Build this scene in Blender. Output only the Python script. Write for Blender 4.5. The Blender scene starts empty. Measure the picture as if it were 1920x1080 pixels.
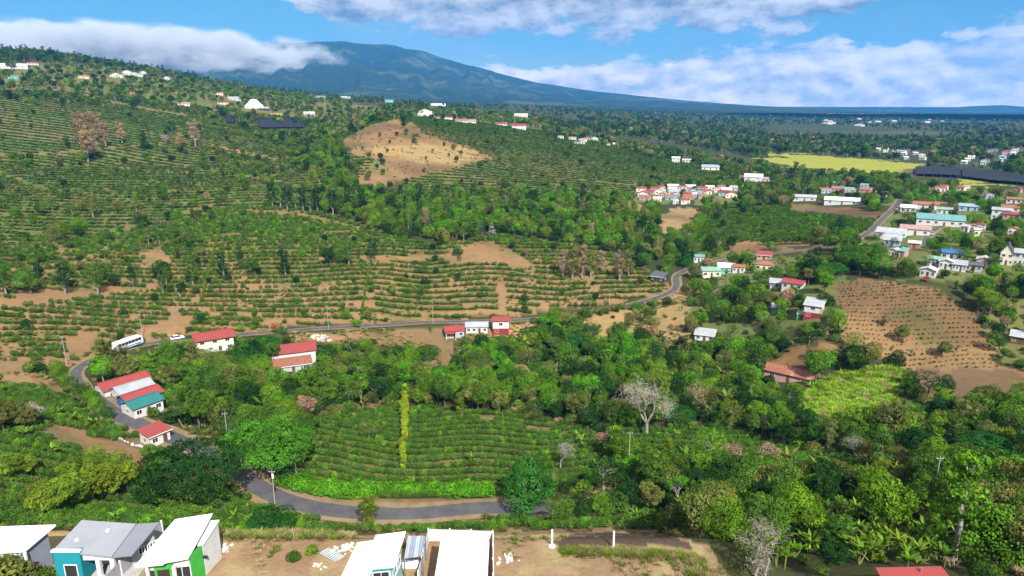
import bpy, bmesh, math, random
import numpy as np
from mathutils import Vector, Matrix, Euler
random.seed(7); rng = np.random.default_rng(7)
S = bpy.context.scene
COL = S.collection
R = math.radians

# ------------------------------------------------------------------ camera
F = 1280.0; PITCH = R(15.1); CX, CY = 960.0, 540.0
cam_d = bpy.data.cameras.new('camera'); cam = bpy.data.objects.new('camera', cam_d); COL.objects.link(cam)
cam_d.sensor_width = 36.0; cam_d.lens = 36.0 * F / 1920.0
cam_d.clip_start = 0.5; cam_d.clip_end = 60000
CAMZ = 100.0
cam.location = (0, 0, CAMZ); cam.rotation_euler = (math.pi / 2 - PITCH, 0, 0)
S.camera = cam
S.render.resolution_x, S.render.resolution_y = 1024, 576
# ------------------------------------------------------------------ light and exposure
SUN_EL = R(43); SHADOW_AZ = R(-20)
sun_d = bpy.data.lights.new('sun', 'SUN'); sun = bpy.data.objects.new('sun', sun_d); COL.objects.link(sun)
sun_d.energy = 5.0; sun_d.angle = R(0.5); sun_d.color = (1.0, 0.955, 0.88)
ldir = Vector((math.sin(SHADOW_AZ) * math.cos(SUN_EL), math.cos(SHADOW_AZ) * math.cos(SUN_EL), -math.sin(SUN_EL)))
sun.rotation_euler = ldir.to_track_quat('-Z', 'Y').to_euler(); sun.location = (0, -50, 400)
S.view_settings.view_transform = 'Standard'; S.view_settings.look = 'None'
S.view_settings.exposure = 0.84; S.view_settings.gamma = 1.0; S.view_settings.use_curve_mapping = False
S.cycles.max_bounces = 5; S.cycles.diffuse_bounces = 1; S.cycles.glossy_bounces = 2
S.cycles.transparent_max_bounces = 6; S.cycles.volume_bounces = 1; S.cycles.transmission_bounces = 3
S.cycles.use_denoising = True
S.cycles.use_adaptive_sampling = True; S.cycles.adaptive_threshold = 0.02

class NT:
    """small helper round a node tree"""
    def __init__(s, tree): s.t = tree; s.n = tree.nodes; s.l = tree.links
    def new(s, typ, **kw):
        n = s.n.new(typ)
        for k, v in kw.items(): setattr(n, k, v)
        return n
    def put(s, sock, v):
        if isinstance(v, bpy.types.NodeSocket): s.l.new(v, sock)
        elif v is not None: sock.default_value = v
    def math(s, op, a, b=None, c=None, clamp=False):
        n = s.new('ShaderNodeMath', operation=op, use_clamp=clamp)
        s.put(n.inputs[0], a)
        if b is not None: s.put(n.inputs[1], b)
        if c is not None: s.put(n.inputs[2], c)
        return n.outputs[0]
    def mix(s, f, a, b, mode='MIX'):
        n = s.new('ShaderNodeMix', data_type='RGBA', blend_type=mode)
        s.put(n.inputs[0], f); s.put(n.inputs[6], c4(a)); s.put(n.inputs[7], c4(b))
        return n.outputs[2]
    def noise(s, vec, scale, detail=4, rough=.55, dist=0.0):
        n = s.new('ShaderNodeTexNoise'); s.put(n.inputs['Vector'], vec)
        n.inputs['Scale'].default_value = scale; n.inputs['Detail'].default_value = detail
        n.inputs['Roughness'].default_value = rough; n.inputs['Distortion'].default_value = dist
        return n.outputs['Fac']
    def ramp(s, v, a, b, interp='LINEAR'):
        n = s.new('ShaderNodeMapRange', interpolation_type='SMOOTHSTEP' if interp == 'S' else 'LINEAR')
        s.put(n.inputs[0], v); s.put(n.inputs[1], a); s.put(n.inputs[2], b)
        return n.outputs[0]
def c4(c):
    if isinstance(c, (tuple, list)) and len(c) == 3: return (*c, 1.0)
    return c

# ------------------------------------------------------------------ sky
world = bpy.data.worlds.new('World'); S.world = world; world.use_nodes = True
w = NT(world.node_tree); w.n.clear()
sky = w.new('ShaderNodeTexSky', sky_type='NISHITA', sun_disc=False)
sky.sun_elevation = SUN_EL; sky.sun_rotation = R(180) + SHADOW_AZ
sky.altitude = 1200; sky.air_density = 1.0; sky.dust_density = 0.25; sky.ozone_density = 3.0
tc = w.new('ShaderNodeTexCoord')
sep = w.new('ShaderNodeSeparateXYZ'); w.l.new(tc.outputs['Generated'], sep.inputs[0])
X, Y, Z = sep.outputs
el = w.math('ARCSINE', Z)                               # elevation in radians
az = w.math('ARCTAN2', X, Y)
def cloud_coord(daz, dele):
    c = w.new('ShaderNodeCombineXYZ'); w.put(c.inputs[0], w.math('ADD', az, daz)); w.put(c.inputs[1], w.math('MULTIPLY', w.math('ADD', el, dele), 2.1)); c.inputs[2].default_value = 5.3
    return c.outputs[0]
P0 = cloud_coord(0.0, 0.0); P1 = cloud_coord(0.010, 0.012)
n_mid = w.noise(P0, 8.5, 7, .62, .05)
n_up = w.noise(P1, 8.5, 5, .60, .05)
n_big = w.noise(P0, 2.6, 3, .5, .1)
relief = w.math('SUBTRACT', n_mid, n_up)                # lit from above right
# layer 1: broken cumulus deck, base about 6 degrees up ahead, higher to either side
base = w.math('ADD', 0.094, w.math('ADD', w.math('MULTIPLY', w.ramp(az, .36, .50, 'S'), .030), w.math('MULTIPLY', w.ramp(az, -.22, -.46, 'S'), .055)))
hgt = w.math('SUBTRACT', el, base)
cov = w.math('ADD', n_mid, w.math('ADD', w.math('MULTIPLY', w.math('SUBTRACT', n_big, .5), .5), w.math('MULTIPLY', w.ramp(hgt, -.045, .05), .62)))
deck = w.math('MULTIPLY', w.ramp(cov, .82, .90, 'S'), w.ramp(hgt, -.05, -.005, 'S'))
lit1 = w.math('ADD', w.math('MULTIPLY', relief, 4.6), w.math('ADD', .34, w.math('MULTIPLY', w.ramp(hgt, -.02, .06), .34)), clamp=True)
c1 = w.mix(lit1, (.30, .36, .43), (1.06, 1.05, 1.02))
# layer 2: far low cloud over the horizon
low_h = w.math('SUBTRACT', w.math('ADD', .034, w.math('MULTIPLY', w.ramp(az, .05, .55, 'S'), .034)), el)
n_low = w.noise(P0, 17.0, 6, .62, .1)
cov2 = w.math('ADD', w.math('ADD', w.math('MULTIPLY', n_mid, .55), w.math('MULTIPLY', n_low, .45)), w.math('MULTIPLY', w.ramp(low_h, -.04, .03), .55))
low = w.math('MULTIPLY', w.ramp(cov2, .66, .75, 'S'), w.ramp(low_h, -.045, -.005, 'S'))
lit2 = w.math('ADD', w.math('ADD', w.math('MULTIPLY', relief, 3.4), w.math('MULTIPLY', w.math('SUBTRACT', n_low, .5), 1.6)), .52, clamp=True)
c2 = w.mix(lit2, (.74, .80, .88), (1.85, 1.62, 1.42))
# thin high veil
veil = w.math('MULTIPLY', w.ramp(w.noise(cloud_coord(3.0, 1.0), 3.0, 4, .6, .6), .52, .75, 'S'), .22)
hsv = w.new('ShaderNodeHueSaturation'); hsv.inputs['Saturation'].default_value = 1.3; hsv.inputs['Value'].default_value = 1.08; hsv.inputs['Hue'].default_value = 0.472
w.l.new(sky.outputs[0], hsv.inputs['Color'])
SKY_STRENGTH = 0.050
K = 1.0 / SKY_STRENGTH * 0.54
def scaled(c): 
    n = w.new('ShaderNodeMix', data_type='RGBA', blend_type='MULTIPLY'); n.inputs[0].default_value = 1
    w.put(n.inputs[6], c); n.inputs[7].default_value = (K, K, K, 1); return n.outputs[2]
skyc = w.mix(veil, hsv.outputs[0], scaled(c4((.85, .9, .95))))
skyc = w.mix(low, skyc, scaled(c2))
skyc = w.mix(deck, skyc, scaled(c1))
bg = w.new('ShaderNodeBackground'); w.l.new(skyc, bg.inputs['Color']); bg.inputs['Strength'].default_value = SKY_STRENGTH
out = w.new('ShaderNodeOutputWorld'); w.l.new(bg.outputs[0], out.inputs[0])

# ------------------------------------------------------------------ generic helpers
def tag(o, label=None, cat=None, group=None, kind=None):
    if label: o['label'] = label
    if cat: o['category'] = cat
    if group: o['group'] = group
    if kind: o['kind'] = kind
    return o
def mesh_np(name, V, Fc, mats=None, mi=None, smooth=False):
    """mesh from arrays: V (n,3); Fc a list of (m,k) index arrays or of tuples"""
    me = bpy.data.meshes.new(name)
    if isinstance(Fc, np.ndarray):
        m, k = Fc.shape
        me.vertices.add(len(V)); me.vertices.foreach_set('co', np.asarray(V, np.float32).ravel())
        me.loops.add(m * k); me.loops.foreach_set('vertex_index', Fc.astype(np.int32).ravel())
        me.polygons.add(m); me.polygons.foreach_set('loop_start', np.arange(0, m * k, k, dtype=np.int32))
        me.update(calc_edges=True)
    else:
        me.from_pydata([tuple(v) for v in V], [], [tuple(f) for f in Fc]); me.update()
    for m_ in (mats or []): me.materials.append(m_)
    if mi is not None: me.polygons.foreach_set('material_index', np.asarray(mi, np.int32))
    if smooth: me.polygons.foreach_set('use_smooth', np.ones(len(me.polygons), bool))
    return me
def obj(name, me, parent=None, loc=None, rot=None, scale=None):
    o = bpy.data.objects.new(name, me); COL.objects.link(o)
    if parent is not None: o.parent = parent
    if loc is not None: o.location = loc
    if rot is not None: o.rotation_euler = rot
    if scale is not None: o.scale = scale
    return o
def empty(name, loc, rz=0.0, scale=None):
    o = obj(name, None, None, loc, (0, 0, rz), scale); o.empty_display_size = .5
    return o
def smooth01(x): x = np.clip(x, 0, 1); return x * x * (3 - 2 * x)
def vnoise(x, y, seed=0):
    """value noise, vectorised"""
    xi = np.floor(x).astype(np.int64); yi = np.floor(y).astype(np.int64); xf = x - xi; yf = y - yi
    def h(a, b):
        n = (a * 374761393 + b * 668265263 + seed * 1442695) & 0x7fffffff
        n = ((n ^ (n >> 13)) * 1274126177) & 0x7fffffff
        return ((n ^ (n >> 16)) & 0xffff) / 65535.0
    u = xf * xf * (3 - 2 * xf); v = yf * yf * (3 - 2 * yf)
    return (h(xi, yi) * (1 - u) + h(xi + 1, yi) * u) * (1 - v) + (h(xi, yi + 1) * (1 - u) + h(xi + 1, yi + 1) * u) * v
def fbm(x, y, oct=4, seed=0):
    s = 0; a = .5
    for o in range(oct): s = s + a * (vnoise(x * 2 ** o, y * 2 ** o, seed + o) - .5); a *= .5
    return s

# ------------------------------------------------------------------ terrain heights
def pix_ray(px, py):
    u = (np.asarray(px, float) - CX) / F; v = -(np.asarray(py, float) - CY) / F
    cp, sp = math.cos(PITCH), math.sin(PITCH)
    x = u; y = cp + v * sp; z = -sp + v * cp
    h = np.hypot(x, y)
    return np.arctan2(x, y), z / h               # azimuth, tangent of elevation
def project(P):
    """world points -> photograph pixels"""
    P = np.atleast_2d(P); x, y, z = P[:, 0], P[:, 1], P[:, 2] - CAMZ
    cp, sp = math.cos(PITCH), math.sin(PITCH)
    f = y * cp - z * sp; v = y * sp + z * cp
    f = np.maximum(f, .1)
    return CX + F * x / f, CY - F * v / f
# survey points of the land: (px, py, ground distance)
CTRL = [(-250,1078,60),(0,1078,60),(300,1078,60),(600,1078,60),(900,1078,60),(1200,1078,60),(1360,1078,62),(1500,1078,74),(1700,1078,80),(1920,1078,86),(2200,1078,90),
 (-250,1000,67),(0,1000,67),(300,1000,67),(600,1002,67),(900,1002,67),(1150,1004,67),(1300,1010,68),(1440,1000,90),(1700,1000,102),(1920,1000,106),
 (0,962,92),(200,958,95),(320,940,112),(480,925,133),(560,957,124),(700,961,123),(900,958,124),(1100,945,122),(1250,940,124),(1440,900,137),(1700,900,142),(1920,900,146),
 (0,880,138),(200,880,140),(360,830,160),(230,780,182),(600,880,142),(900,880,143),(1200,880,143),
 (-250,750,190),(0,750,190),(320,760,188),(600,765,180),(900,765,182),(1200,780,178),(1500,780,182),(1800,780,185),(1920,760,195),(2200,760,200),
 (140,690,226),(300,690,228),(700,700,230),(1000,700,232),(1300,690,228),(1480,712,216),(1700,700,225),(1900,700,232),
 (-250,640,258),(0,640,258),(330,636,252),(520,622,258),(700,612,264),(960,603,268),(1200,574,284),(1290,600,262),(1270,530,312),(1525,600,243),(1750,620,250),(1900,620,262),(2200,620,265),
 (0,560,290),(250,540,305),(500,540,303),(800,540,302),(1050,540,302),(0,500,333),(300,500,330),(500,495,328),(700,480,335),(900,470,338),(1100,480,338),(1200,480,345),(1400,500,330),(1600,500,310),(1740,518,290),(1890,497,316),(2200,497,318),
 (-250,430,400),(0,430,400),(300,430,395),(600,420,400),(900,430,390),(1150,430,405),(1350,440,400),(1640,430,405),(1900,440,395),
 (0,380,470),(300,372,480),(560,382,450),(900,385,465),(1200,385,520),(1500,382,530),(1700,382,530),(1900,380,540),(2200,380,545),
 (-250,330,560),(0,330,560),(300,330,560),(550,322,560),(680,345,520),(800,340,540),(950,330,580),(1200,330,650),(1450,330,720),(1700,330,750),(1900,330,760),
 (0,290,650),(300,290,650),(500,290,660),(650,292,605),(740,280,630),(850,292,635),(1000,290,700),(1200,290,850),(1450,290,1000),(1900,290,1080),(2200,290,1100),
 (-250,240,760),(0,240,760),(250,240,760),(480,245,850),(640,252,760),(700,242,695),(740,226,725),(790,240,720),(960,240,950),(1200,252,1250),(1500,250,1700),(1900,250,1900),
 (740,224,800),(640,240,900),(860,238,860),
 (-250,190,880),(0,195,880),(250,202,900),(480,202,1050),(700,202,1200),(960,214,1550),(1200,222,2200),(1500,224,3200),(1900,226,3600),(2200,226,3600),
 (-250,130,1150),(0,140,1150),(250,147,1280),(450,170,1500),(700,190,2300),(960,202,2900),(1200,210,3900),(1500,214,5500),(1900,217,6500),
 (-250,90,1500),(0,100,1500),(100,107,1550),(200,120,1620),(320,138,1800),(430,159,2150),(560,176,2800),
 (-250,110,2100),(0,112,2300),(200,135,2600),(400,172,3400),(560,186,4500),
 (-250,205,9000),(300,205,9000),(700,205,9000),(960,207,8000),(1400,211,9000),(1900,214,10000),(2200,214,10000),
 (-250,200,16000),(500,200,16000),(960,204,16000),(1500,208,16000),(2200,209,16000)]
_c = np.array(CTRL, float)
_a, _t = pix_ray(_c[:, 0], _c[:, 1]); _d = _c[:, 2]
ex = [(a, d, -47.0 / d) for a in np.radians(np.arange(-60, 61, 20)) for d in (25., 42.)]
ex = np.array(ex); ex[(ex[:, 0] > .55), 2] *= 1.2
_a = np.r_[_a, ex[:, 0]]; _t = np.r_[_t, ex[:, 2]]; _d = np.r_[_d, ex[:, 1]]
KA = 2.2
_q = np.c_[_a * KA, np.log(_d)]
def _phi(r): return r * r * np.log(r + 1e-9)
_A = _phi(np.linalg.norm(_q[:, None] - _q[None], axis=2)) + np.eye(len(_q)) * 2e-3
_Pm = np.c_[np.ones(len(_q)), _q]
_M = np.block([[_A, _Pm], [_Pm.T, np.zeros((3, 3))]])
_w = np.linalg.solve(_M, np.r_[_t, 0, 0, 0])
AZ0, AZ1, NA = R(-52), R(52), 680
D0, D1, ND = 22.0, 12500.0, 560
azs = np.linspace(AZ0, AZ1, NA); lds = np.linspace(math.log(D0), math.log(D1), ND)
GA, GL = np.meshgrid(azs, lds, indexing='ij')
def _eval(a, l):
    q = np.c_[a.ravel() * KA, l.ravel()]; o = np.empty(len(q))
    for i in range(0, len(q), 40000):
        r = np.linalg.norm(q[i:i + 40000, None] - _q[None], axis=2)
        o[i:i + 40000] = _phi(r) @ _w[:len(_q)] + _w[len(_q)] + q[i:i + 40000] @ _w[len(_q) + 1:]
    return o.reshape(a.shape)
# evaluate on a coarse grid and refine bilinearly-smooth (the surface is smooth)
ca = np.linspace(AZ0, AZ1, 171); cl = np.linspace(lds[0], lds[-1], 281)
CT = _eval(*np.meshgrid(ca, cl, indexing='ij'))
def bil(T, a, l, A, L):
    fa = np.clip((a - A[0]) / (A[1] - A[0]), 0, len(A) - 1.001); fl = np.clip((l - L[0]) / (L[1] - L[0]), 0, len(L) - 1.001)
    i = fa.astype(int); j = fl.astype(int); u = fa - i; v = fl - j
    return (T[i, j] * (1 - u) + T[i + 1, j] * u) * (1 - v) + (T[i, j + 1] * (1 - u) + T[i + 1, j + 1] * u) * v
GT = bil(CT, GA, GL, ca, cl)
GD = np.exp(GL); GX = GD * np.sin(GA); GY = GD * np.cos(GA)
GZ = CAMZ + GD * GT
rel = smooth01((GD - 70) / 60)
GZ += rel * (2.2 * fbm(GX / 34, GY / 34, 4, 3) + np.clip(GD / 900, 0, 14) * 5 * fbm(GX / (60 + GD * .12), GY / (60 + GD * .12), 4, 9) * smooth01((GD - 350) / 500))
# the levelled building plots near the camera
pm_ = (1 - smooth01((GY - 65.5) / 6)) * (1 - smooth01((GX - 20) / 12)) * (GY > 0)
GZ = GZ * (1 - pm_) + (CAMZ - 47.0 + .12 * fbm(GX / 3, GY / 3, 3, 77)) * pm_
# the bank falls away steeply behind the plots
GZ -= 4.2 * smooth01((GY - 65.5) / 8) * (1 - smooth01((GY - 100) / 22)) * (1 - smooth01((GX - 22) / 25))
def H(x, y):
    x = np.asarray(x, float); y = np.asarray(y, float)
    return bil(GZ, np.arctan2(x, y), np.log(np.maximum(np.hypot(x, y), D0)), azs, lds)
def ground(px, py):
    """where the sight line through a photograph pixel meets the land"""
    a, t = pix_ray(px, py); a = float(a); t = float(t)
    fa = min(max((a - AZ0) / (azs[1] - azs[0]), 0), NA - 1.001); i = int(fa); u = fa - i
    z = GZ[i] * (1 - u) + GZ[i + 1] * u
    tt = (z - CAMZ) / np.exp(lds)
    k = np.nonzero(tt >= t)[0]; k = k[k > 0]
    if len(k) == 0: d = D1 * .5
    else:
        k = k[0]; d0, d1 = math.exp(lds[k - 1]), math.exp(lds[k]); t0, t1 = tt[k - 1], tt[k]
        d = d0 + (d1 - d0) * min(max((t - t0) / (t1 - t0 + 1e-12), 0), 1)
    x, y = d * math.sin(a), d * math.cos(a)
    return Vector((x, y, float(H(x, y))))
# ------------------------------------------------------------------ roads: centre lines, land levelled along them
from mathutils import kdtree
def catmull(P, step=2.0):
    P = [np.array(p, float) for p in P]; P = [2 * P[0] - P[1]] + P + [2 * P[-1] - P[-2]]
    out = []
    for i in range(1, len(P) - 2):
        p0, p1, p2, p3 = P[i - 1:i + 3]
        n = max(2, int(np.linalg.norm(p2 - p1) / step))
        for k in range(n):
            t = k / n
            out.append(.5 * ((2 * p1) + (-p0 + p2) * t + (2 * p0 - 5 * p1 + 4 * p2 - p3) * t * t + (-p0 + 3 * p1 - 3 * p2 + p3) * t ** 3))
    out.append(P[-2]); return np.array(out)
def px_line(pts, step=2.0):
    return catmull([ground(*p)[:] for p in pts], step)
ROADS_PX = {
 'lower': ([(1130, 948), (1000, 953), (900, 959), (800, 963), (700, 964), (620, 958), (560, 946), (510, 930), (470, 905), (440, 878), (400, 852), (345, 829), (290, 806), (240, 787), (212, 773), (186, 756), (162, 735), (143, 713), (138, 698), (150, 684), (185, 667), (240, 652), (300, 640), (370, 633), (450, 627), (540, 620), (620, 615), (700, 610), (800, 604), (900, 602), (1000, 600), (1100, 586), (1180, 572), (1240, 556), (1268, 542), (1272, 530), (1262, 522), (1275, 510), (1320, 497), (1380, 485), (1440, 476), (1520, 466), (1575, 458), (1620, 441), (1642, 424), (1662, 404), (1680, 386), (1688, 374)], 4.2),
 'lane': ([(1735, 462), (1738, 446), (1752, 430), (1772, 422)], 4.0),
 'field_lane': ([(1160, 352), (1200, 346), (1250, 340)], 4.0),
}
road_lines = {}
def smooth_z(L, it=30):
    z = L[:, 2].copy()
    for _ in range(it): z[1:-1] = .25 * z[:-2] + .5 * z[1:-1] + .25 * z[2:]
    L[:, 2] = z; return L
for k, (pts, wd) in ROADS_PX.items():
    L = px_line(pts, 2.5)
    for _ in range(8): L[1:-1] = .25 * L[:-2] + .5 * L[1:-1] + .25 * L[2:]
    L[:, 2] = H(L[:, 0], L[:, 1]); road_lines[k] = (smooth_z(L), wd)
allr = np.concatenate([np.c_[L, np.full(len(L), wd)] for L, wd in road_lines.values()])
kd_road = kdtree.KDTree(len(allr))
for i, r in enumerate(allr): kd_road.insert((r[0], r[1], 0), i)
kd_road.balance()
def road_dist(x, y):
    co, i, d = kd_road.find((x, y, 0)); return d - allr[i][3] / 2, allr[i][2]
near = (GD > 90) & (GD < 560)
flag = np.zeros_like(near)
for i, j in zip(*np.nonzero(near)):
    d, z = road_dist(GX[i, j], GY[i, j])
    if d < 9:
        b = 1 - float(smooth01((d - 2.2) / 6.5)); GZ[i, j] = GZ[i, j] * (1 - b) + (z - .16) * b
# level yards under the near houses are flat already

# ------------------------------------------------------------------ land cover map (by what grows where)
ZW, ZH = 960, 540
ZN = ['wood', 'far', 'coffee', 'mixed', 'terrace', 'soil', 'dry', 'grass', 'village', 'net', 'yard', 'yellow', 'scrub', 'dryscrub', 'nearcoffee', 'plough', 'gully', 'burnt']
ZI = {n: i for i, n in enumerate(ZN)}
zone = np.zeros((ZH, ZW), np.int8)
_yy, _xx = np.mgrid[0:ZH, 0:ZW]; _xx = _xx * 2 + 1; _yy = _yy * 2 + 1
def inpoly(poly, x, y):
    c = np.zeros(x.shape, bool); n = len(poly)
    for i in range(n):
        x0, y0 = poly[i]; x1, y1 = poly[(i + 1) % n]
        if y0 == y1: continue
        k = ((y0 > y) != (y1 > y)) & (x < (x1 - x0) * (y - y0) / (y1 - y0) + x0)
        c ^= k
    return c
ZP = [
 ('far', [(-9, -9), (1930, -9), (1930, 345), (1440, 300), (1200, 260), (1000, 240), (700, 215), (560, 205), (-9, 180)]),
 ('mixed', [(-9, 120), (130, 118), (330, 142), (560, 180), (700, 200), (960, 215), (1050, 245), (1300, 290), (1440, 315), (1500, 345), (1300, 345), (1200, 380), (900, 360), (600, 330), (540, 300), (-9, 300)]),
 ('coffee', [(-9, 195), (120, 196), (250, 205), (380, 218), (450, 240), (550, 292), (480, 292), (330, 270), (-9, 300)]),
 ('mixed', [(-9, 285), (330, 268), (480, 288), (560, 300), (620, 345), (640, 360), (560, 385), (430, 395), (-9, 470)]),
 ('coffee', [(20, 330), (240, 322), (420, 330), (440, 352), (250, 370), (20, 372)]),
 ('coffee', [(755, 222), (1000, 238), (1060, 268), (1040, 320), (940, 296), (850, 268), (790, 245)]),
 ('coffee', [(1040, 265), (1200, 290), (1350, 335), (1190, 352), (1120, 380), (1000, 350), (1000, 310)]),
 ('coffee', [(830, 322), (930, 312), (1000, 325), (1010, 350), (900, 372), (700, 372), (760, 345)]),
 ('gully', [(560, 298), (640, 262), (668, 330), (690, 352), (640, 360), (590, 340)]),
 ('soil', [(640, 265), (690, 236), (745, 222), (775, 232), (800, 252), (850, 268), (930, 298), (890, 306), (850, 316), (760, 338), (690, 354), (664, 342), (690, 318), (700, 300), (650, 285)]),
 ('dryscrub', [(700, 275), (760, 268), (860, 276), (900, 300), (850, 308), (740, 300)]),
 ('gully', [(630, 372), (900, 368), (1200, 384), (1300, 385), (1330, 400), (1290, 470), (1240, 515), (1130, 470), (960, 440), (760, 430), (690, 400)]),
 ('terrace', [(-9, 470), (300, 425), (440, 388), (560, 388), (640, 410), (720, 440), (830, 462), (930, 440), (1130, 470), (1240, 520), (1262, 556), (1180, 565), (960, 594), (700, 604), (330, 628), (150, 680), (-9, 705)]),
 ('soil', [(455, 393), (560, 398), (640, 418), (690, 430), (640, 425), (560, 406), (455, 398)]),
 ('soil', [(560, 492), (700, 484), (830, 478), (915, 452), (960, 470), (1000, 497), (940, 498), (830, 488), (700, 492)]),
 ('soil', [(-9, 568), (80, 548), (180, 540), (250, 545), (180, 558), (60, 572), (-9, 582)]),
 ('soil', [(250, 620), (330, 596), (362, 598), (352, 622), (270, 634)]),
 ('soil', [(120, 650), (150, 620), (190, 625), (170, 665), (130, 672)]),
 ('soil', [(270, 470), (300, 465), (325, 492), (290, 500), (274, 492)]),
 ('soil', [(930, 520), (948, 520), (950, 590), (934, 592)]),
 ('dry', [(545, 628), (640, 621), (840, 612), (1000, 606), (1000, 640), (960, 636), (855, 640), (850, 700), (800, 655), (640, 640), (560, 640)]),
 ('dryscrub', [(1080, 596), (1180, 580), (1300, 540), (1310, 600), (1290, 650), (1150, 650), (1090, 630)]),
 ('soil', [(1000, 602), (1100, 590), (1230, 560), (1230, 567), (1110, 598), (1000, 610)]),
 ('coffee', [(1280, 472), (1332, 398), (1480, 384), (1655, 400), (1622, 440), (1540, 452), (1400, 462)]),
 ('plough', [(1482, 384), (1560, 388), (1658, 399), (1640, 413), (1560, 404), (1480, 397)]),
 ('soil', [(1400, 455), (1480, 455), (1545, 462), (1500, 472), (1410, 478), (1360, 487)]),
 ('dry', [(1235, 395), (1320, 388), (1290, 440), (1232, 442)]),
 ('soil', [(1160, 384), (1210, 380), (1205, 398), (1165, 394)]),
 ('village', [(1190, 345), (1390, 345), (1390, 384), (1190, 382)]),
 ('village', [(1500, 362), (1660, 380), (1690, 345), (1930, 360), (1930, 520), (1700, 530), (1640, 470), (1600, 450), (1690, 385)]),
 ('village', [(1290, 475), (1460, 480), (1600, 500), (1560, 560), (1540, 610), (1300, 650), (1290, 560)]),
 ('yellow', [(1438, 286), (1530, 290), (1640, 300), (1712, 306), (1716, 316), (1600, 326), (1545, 322), (1440, 304)]),
 ('yellow', [(1780, 328), (1870, 345), (1860, 352), (1770, 336)]),
 ('net', [(1712, 317), (1800, 316), (1930, 334), (1930, 350), (1800, 334), (1712, 330)]),
 ('plough', [(1610, 326), (1712, 316), (1712, 330), (1620, 328)]),
 ('soil', [(1560, 530), (1620, 522), (1700, 535), (1770, 545), (1830, 590), (1860, 640), (1860, 680), (1930, 700), (1930, 745), (1790, 757), (1720, 735), (1690, 690), (1600, 655), (1570, 610)]),
 ('plough', [(1700, 690), (1860, 690), (1930, 705), (1930, 745), (1790, 757), (1720, 735)]),
 ('scrub', [(1860, 560), (1930, 560), (1930, 690), (1870, 680), (1850, 620)]),
 ('soil', [(1440, 680), (1500, 650), (1560, 640), (1580, 655), (1520, 670), (1460, 700)]),
 ('grass', [(1495, 752), (1540, 715), (1620, 690), (1690, 690), (1700, 720), (1672, 760), (1600, 792), (1510, 778)]),
 ('dry', [(-9, 700), (60, 700), (120, 715), (60, 722), (-9, 716)]),
 ('nearcoffee', [(-9, 722), (120, 722), (200, 750), (230, 790), (330, 830), (420, 870), (460, 920), (520, 965), (620, 975), (920, 972), (1240, 950), (1260, 1002), (1150, 990), (930, 996), (560, 999), (420, 1000), (-9, 990)]),
 ('nearcoffee', [(540, 905), (585, 785), (750, 762), (900, 772), (1100, 805), (1160, 850), (1100, 900), (1010, 930), (920, 938), (560, 942)]),
 ('soil', [(88, 798), (108, 796), (200, 828), (262, 824), (292, 818), (285, 842), (262, 850), (288, 884), (250, 880), (180, 850)]),
 ('soil', [(560, 938), (640, 934), (780, 936), (925, 934), (925, 956), (780, 962), (640, 954), (570, 944)]),
 ('nearcoffee', [(1150, 810), (1350, 800), (1500, 850), (1650, 860), (1600, 890), (1350, 870), (1200, 860)]),
 ('yard', [(-9, 1000), (420, 1003), (560, 1001), (930, 998), (1150, 992), (1255, 1004), (1330, 1020), (1370, 1090), (-9, 1090)]),
] + [('burnt', [(1040, 1012), (1080, 1004), (1180, 998), (1250, 1004), (1305, 1020), (1290, 1032), (1180, 1026), (1050, 1024)])]
def track(pts, hw):
    up = [(x, y - hw) for x, y in pts]; return up + [(x, y + hw) for x, y in pts[::-1]]
ZP += [('soil', track(t, h)) for t, h in (([(60, 540), (95, 512), (170, 482), (222, 455), (240, 425), (258, 402)], 3), ([(-9, 322), (40, 340), (90, 356)], 3), ([(130, 172), (170, 180), (215, 192), (280, 205), (350, 216)], 2), ([(0, 292), (120, 286), (300, 270)], 1.5), ([(395, 272), (470, 290), (520, 300)], 3),
       ([(580, 778), (640, 766), (740, 762)], 2.5), ([(810, 768), (870, 778), (960, 798), (1090, 822)], 2.5), ([(1340, 440), (1375, 400)], 1.5), ([(450, 330), (520, 340), (560, 350)], 2), ([(1030, 345), (1130, 365)], 2), ([(300, 410), (420, 380)], 2), ([(660, 300), (700, 330)], 2))]
for n_, poly in ZP: zone[inpoly(poly, _xx, _yy)] = ZI[n_]
def zone_at(x, y, z):
    px, py = project(np.c_[x, y, z])
    i = np.clip((py / 2).astype(int), 0, ZH - 1); j = np.clip((px / 2).astype(int), 0, ZW - 1)
    return zone[i, j], px, py
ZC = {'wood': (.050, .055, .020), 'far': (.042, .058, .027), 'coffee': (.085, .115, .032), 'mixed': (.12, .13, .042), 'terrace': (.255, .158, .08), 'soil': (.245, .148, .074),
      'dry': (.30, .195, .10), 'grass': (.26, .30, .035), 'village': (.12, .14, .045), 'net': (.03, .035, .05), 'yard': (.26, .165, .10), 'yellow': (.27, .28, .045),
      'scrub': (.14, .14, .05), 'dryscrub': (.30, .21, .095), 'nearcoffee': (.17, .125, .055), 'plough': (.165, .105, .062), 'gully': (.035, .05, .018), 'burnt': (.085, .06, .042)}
ZCA = np.array([ZC[n] for n in ZN])
gx, gy, gz = GX.ravel(), GY.ravel(), GZ.ravel()
gd_ = GD.ravel(); far_ = np.clip((gd_ - 200) / 400, 0, 3)
jx = 1.2 * (vnoise(gx / 3, gy / 3, 5) - .5) * gd_ / 120 + 44 * far_ * fbm(gx / 28, gy / 28, 4, 51); jy = 5 * (vnoise(gx / 4, gy / 4, 6) - .5) * gd_ / 200 + 60 * far_ * fbm(gx / 24, gy / 24, 4, 52)
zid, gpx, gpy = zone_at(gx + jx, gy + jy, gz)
gcol = ZCA[zid].copy()
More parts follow.
